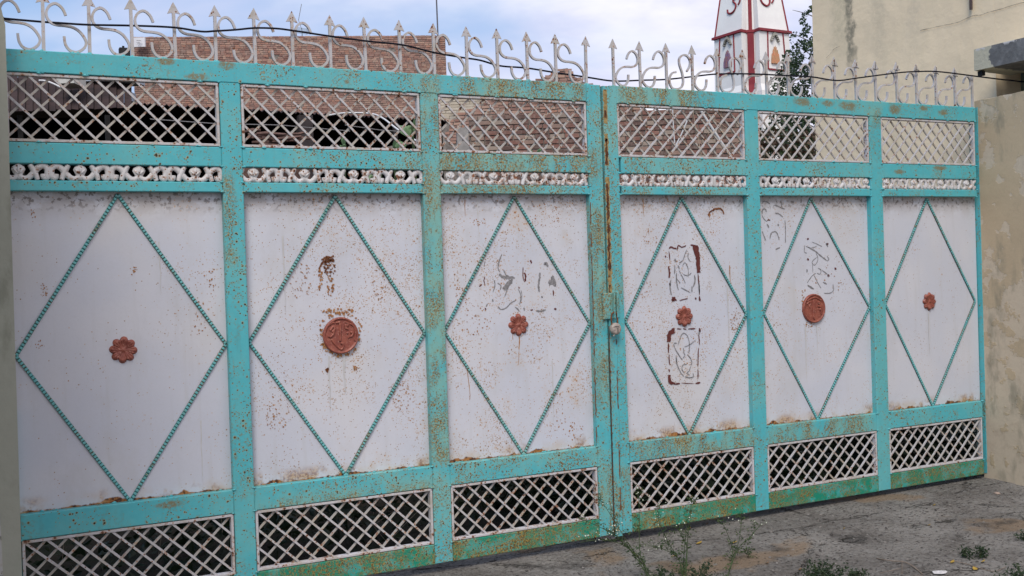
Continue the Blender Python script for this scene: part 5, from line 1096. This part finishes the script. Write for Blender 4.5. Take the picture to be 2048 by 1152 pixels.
# parthenium weeds in front of the gate
def weed(base, stems, label, nleaf=40, flower=True):
    e = empty('weed', tuple(base), label, 'weed', 'flowering weeds on the cement apron'); ms, ml, mf = MB(), [], MB()
    for pts, nf in stems:
        P = spline([base] + pts, 7); n = len(P); ms.tube(P, [0.0024 - 0.0016 * i / n for i in range(n)], 5)
        for i in range(2, n):
            for _ in range(2):
                if R.random() < 0.5:
                    d_ = Vector((R.gauss(0, 1), R.gauss(0, .7), R.uniform(-.2, 1))).normalized() * R.uniform(.015, .05); ms.tube([P[i], P[i] + d_ * .6 + Vector((0, 0, .003)), P[i] + d_], 0.0008, 3, cap=False)
                    for q in range(5): ml.append(P[i] + d_ * R.uniform(.3, 1) + Vector((R.gauss(0, .004), R.gauss(0, .004), R.gauss(0, .004))))
        for _ in range(int(nf * .6)):
            t = P[-1 - R.randrange(0, max(2, n // 3))]; q = t + Vector((R.gauss(0, .028), R.gauss(0, .02), abs(R.gauss(0.01, .022)))); ms.tube([t, q], 0.0007, 3, cap=False)
            r_ = R.uniform(.0022, .0036)
            mf.tube([q - Vector((0, 0, r_)), q, q + Vector((0, 0, r_ * .8))], [r_ * .5, r_, r_ * .5], 6)
    ms.build('stem', M['stem'], e); leaves(ml, (0.006, 0.018), M['leaf_weed'], 'leaf_tuft', e, 0.0, 4.0)['kind'] = 'stuff'
    if flower and mf.v: mf.build('floret', M['petal'], e)['kind'] = 'stuff'
    return e
def gp_(px, py, Y): return on_y(px, py, Y)
def gz_at(px, py):
    q = on_z(px, py, -0.08); return Vector((q.x, q.y, ground_z(q.x, q.y) - 0.005))
yb = -0.55
def wp(px, py, dy=0.0): return gp_(px, py, yb + dy)
weed(gz_at(1305, 1165), [([wp(1285, 1128), wp(1262, 1100), wp(1232, 1072), wp(1222, 1063)], 26), ([wp(1281, 1110), wp(1279, 1050), wp(1278, 1010), wp(1276, 980)], 16), ([wp(1290, 1130), wp(1262, 1095), wp(1215, 1020), wp(1200, 1000)], 8), ([wp(1260, 1100), wp(1210, 1080), wp(1160, 1085)], 18), ([wp(1250, 1085), wp(1190, 1050), wp(1158, 1038)], 6)], 'tallest flowering weed with white florets in front of the gate seam')
weed(gz_at(1366, 1168), [([wp(1362, 1130), wp(1340, 1090), wp(1324, 1060), wp(1318, 1040), wp(1314, 1010)], 16), ([wp(1358, 1120), wp(1330, 1100), wp(1308, 1095)], 10), ([wp(1366, 1140), wp(1368, 1110), wp(1372, 1060), wp(1380, 1020)], 8)], 'flowering weed with small white florets right of the tallest one')
weed(gz_at(1368, 1175), [([wp(1372, 1120), wp(1376, 1070), wp(1382, 1010), wp(1384, 1000)], 6), ([wp(1374, 1100), wp(1362, 1070), wp(1352, 1052)], 8)], 'slim single stem weed beside the sand patch', 20)
weed(gz_at(1448, 1168), [([wp(1458, 1130), wp(1472, 1100), wp(1480, 1070), wp(1482, 1035), wp(1478, 1028)], 6), ([wp(1465, 1110), wp(1452, 1060), wp(1437, 1042)], 8), ([wp(1475, 1100), wp(1500, 1075), wp(1520, 1050)], 8), ([wp(1490, 1140), wp(1496, 1110), wp(1494, 1100)], 0)], 'forked flowering weed standing over the sand patch')
def low_weed(px, py, n, w_, h_, label):
    b_ = gz_at(px, py); e = empty('weed', tuple(b_), label, 'weed', 'low leafy weeds near the street'); ms, ml = MB(), []
    for _ in range(n):
        t = b_ + Vector((R.gauss(0, w_), R.gauss(0, w_), R.uniform(.4, 1) * h_)); P = spline([b_ + Vector((R.gauss(0, w_ * .3), R.gauss(0, w_ * .3), 0)), b_.lerp(t, .5) + Vector((0, 0, .01)), t], 4); ms.tube(P, 0.0012, 4)
        for q in P[3:]:
            for _ in range(3): ml.append(q + Vector((R.gauss(0, .012), R.gauss(0, .012), R.gauss(0, .010))))
    ms.build('stem', M['stem'], e); leaves(ml, (0.008, 0.024), M['leaf_weed2'], 'leaf_tuft', e, 0.0, 4.5)['kind'] = 'stuff'
M['leaf_weed2'] = leaf_mat('low_weed_leaf', (0.020, 0.040, 0.022), (0.030, 0.055, 0.026), (0.05, 0.07, 0.03))
for a in ((1640, 1156, 20, .045, .10, 'feathery dark weed clump at the bottom edge, left of the dry twig'), (1672, 1162, 15, .045, .08, 'second dark weed clump at the bottom edge, right of the feathery one'), (1715, 1150, 9, .03, .05, 'small sprig at the bottom edge beside the dry twig'),
          (2046, 1160, 22, .045, .10, 'dark weed clump in the bottom right corner'), (2050, 1078, 8, .02, .045, 'small weed at the right edge of the apron'), (1930, 1112, 8, .02, .05, 'tiny sprig left of the yellow leaves'), (1962, 1112, 10, .02, .055, 'tiny sprig right of the yellow leaves'),
          (1400, 1166, 12, .045, .10, 'low weed at the bottom edge between the flowering weeds'), (1320, 1166, 10, .045, .07, 'low leafy weed at the foot of the tallest weed'), (462, 1160, 10, .03, .06, 'small weed at the foot of the second post')): low_weed(*a)

# litter, pebbles and stones on the apron
def on_ground(px, py):
    q = on_z(px, py, -0.06)
    for _ in range(6): q = on_z(px, py, ground_z(q.x, q.y))
    return q
M['stone'] = mat_plain('pebble', (0.16, 0.145, 0.13), (0.24, 0.22, 0.20), 40, 0.9, 0, 0.001, local=True)
M['stone_dark'] = mat_plain('dark_grit', (0.045, 0.04, 0.038), (0.08, 0.07, 0.065), 40, 0.9, 0, 0.001)
mbl, mbd = MB(), MB()
for j in range(2600):
    x = R.uniform(1.6, 6.0); y = -R.random() ** 1.2 * 2.1 - 0.04; r_ = R.choice((.002, .003, .003, .004, .005, .008)) * R.uniform(.7, 1.2); z = ground_z(x, y) + r_ * .2
    (mbd if R.random() < .55 else mbl).add([(x + r_ * math.cos(t) * R.uniform(.7, 1.3), y + r_ * math.sin(t) * R.uniform(.7, 1.3), z) for t in (0, 1.25, 2.5, 3.8, 5.0)] + [(x, y, z + r_ * .7)], [(0, 1, 5), (1, 2, 5), (2, 3, 5), (3, 4, 5), (4, 0, 5)])
tag(mbl.build('gravel', M['stone'], None), 'loose pale grit strewn over the cement apron', 'gravel', kind='stuff'); tag(mbd.build('grit', M['stone_dark'], None), 'loose dark grit strewn over the cement apron', 'gravel', kind='stuff')
def stone(px, py, r_, mat, label, nm='stone'):
    p = on_ground(px, py); bm = bmesh.new(); bmesh.ops.create_icosphere(bm, subdivisions=2, radius=1)
    sd = R.random() * 20
    for v_ in bm.verts:
        q = 1 + .35 * mnoise.noise(v_.co * 1.3 + Vector((sd, 0, 0))); v_.co = Vector((v_.co.x * r_ * 1.5 * q, v_.co.y * r_ * q, v_.co.z * r_ * .7 * q))
    me = bpy.data.meshes.new(nm); bm.to_mesh(me); bm.free(); me.materials.append(mat); o = bpy.data.objects.new(nm, me); C.objects.link(o); o.location = p + Vector((0, 0, r_ * .3)); o.rotation_euler.z = R.random() * 3
    tag(o, label, 'stone', 'loose stones on the apron')
stone(1994, 988, .013, mat_plain('pinkish_stone', (0.36, 0.27, 0.22), (0.30, 0.24, 0.20), 30, 0.9), 'pinkish stone by the foot of the peeling flank wall')
for a, c_, r_, l in ((1545, 1142, .008, 'stone beside the sand patch'), (1663, 1070, .009, 'dark lump in the middle of the apron'), (1199, 1132, .010, 'brownish stone under the tallest weed'), (1430, 1130, .008, 'small stone left of the sand patch'), (1770, 1023, .006, 'small stone below the second right post'), (1541, 1064, .009, 'reddish stone near the cracked ridge'), (1815, 1120, .007, 'stone at the bottom right')):
    stone(a, c_, r_, M['stone'] if 'dark' not in l else M['stone_dark'], l)
M['leaf_yellow'] = mat_plain('yellow_leaf', (0.42, 0.27, 0.05), (0.34, 0.22, 0.05), 60, 0.7, 0, 0, spec=0.2); M['leaf_brn'] = mat_plain('brown_leaf', (0.16, 0.08, 0.03), (0.22, 0.12, 0.05), 60, 0.8, 0, 0)
def fallen(px, py, ln, rot, mat, label):
    p = on_ground(px, py) + Vector((0, 0, .004)); c_, s_ = math.cos(rot), math.sin(rot); vs = []
    for u, w_, h in ((-.5, 0, .004), (-.2, .22, .0), (.15, .2, .002), (.5, 0, .008), (.15, -.2, .006), (-.2, -.22, .005)): vs.append((p.x + ln * (u * c_ - w_ * s_), p.y + ln * (u * s_ + w_ * c_), p.z + h))
    vs.append((p.x, p.y, p.z + .001)); vs += [(x, y, z - .0008) for x, y, z in vs]
    f = [(i, (i + 1) % 6, 6) for i in range(6)]; f += [(b_ + 7, a + 7, 13) for a, b_, _ in f] + [(i, i + 7, (i + 1) % 6 + 7, (i + 1) % 6) for i in range(6)]
    tag(link('fallen_leaf', vs, f, mat), label, 'leaf', 'fallen leaves on the apron')
for a in ((1398, 1088, .055, .4, 'leaf_yellow', 'curled yellow leaf nearest the tall weeds'), (1468, 1087, .05, .1, 'leaf_yellow', 'yellow leaf at the base of the forked weed'), (1378, 1059, .035, .2, 'leaf_yellow', 'yellow leaf close under the bottom rail'), (1348, 1114, .04, .0, 'leaf_yellow', 'yellow leaf between the two tallest weeds'), (1688, 1059, .018, .3, 'leaf_yellow', 'tiny yellow leaf in mid apron'),
          (1905, 1126, .045, .5, 'leaf_yellow', 'yellow leaf at the left of the twig litter'), (1950, 1140, .045, 1.1, 'leaf_yellow', 'bright yellow leaf lowest by the litter'), (1966, 1125, .035, .2, 'leaf_yellow', 'yellow leaf in the twig litter'), (1868, 1012, .03, .2, 'leaf_yellow', 'yellow leaf right of the crack'), (1858, 1052, .03, .0, 'leaf_yellow', 'dull yellow leaf on the right apron'),
          (1600, 1141, .03, .3, 'leaf_brn', 'brown leaf at the bottom edge by the dark patch'), (1535, 1128, .025, .2, 'leaf_brn', 'small brown leaf on the sand patch'), (1414, 1050, .03, .4, 'leaf_brn', 'brown leaf under the gate edge')): fallen(*a[:4], M[a[4]], a[5])
def twig(pts, r, label):
    mb = MB(); mb.tube(spline([on_ground(a, c_) + Vector((0, 0, h)) for a, c_, h in pts], 6), r, 5); tag(mb.build('twig', M['twig'], None, True), label, 'twig', 'dry twigs on the apron')
M['twig'] = mat_plain('dry_twig', (0.17, 0.13, 0.10), (0.25, 0.20, 0.16), 40, 0.85, 0, 0)
twig([(1753, 1118, .004), (1780, 1126, .012), (1815, 1130, .010), (1845, 1150, .004)], .0028, 'longest dry twig at the bottom edge'); twig([(1804, 1124, .01), (1804, 1150, .004)], .0016, 'side shoot lying under the longest twig'); twig([(1900, 1122, .004), (1930, 1130, .008), (1984, 1144, .004), (2012, 1136, .006)], .002, 'thin twig in the litter at the bottom right'); twig([(1760, 1148, .004), (1800, 1140, .008)], .0014, 'short twig left of the longest one')
# scrap of white paper
p = on_ground(1878, 1146); vs = [(p.x + .045 * math.cos(t) * R.uniform(.6, 1.2), p.y + .03 * math.sin(t) * R.uniform(.6, 1.2), p.z + .004 + R.uniform(0, .006)) for t in np.linspace(0, 5.8, 9)]; vs.append((p.x, p.y, p.z + .012)); n_ = len(vs); vs += [(x, y, z - .001) for x, y, z in vs]
f = [(i, (i + 1) % 9, 9) for i in range(9)]; f += [(b_ + n_, a + n_, 9 + n_) for a, b_, _ in f]
tag(link('paper_scrap', vs, f, mat_plain('white_paper', (0.62, 0.60, 0.60), (0.5, 0.48, 0.48), 60, 0.8, 0, 0)), 'crumpled scrap of white paper at the bottom edge', 'paper')
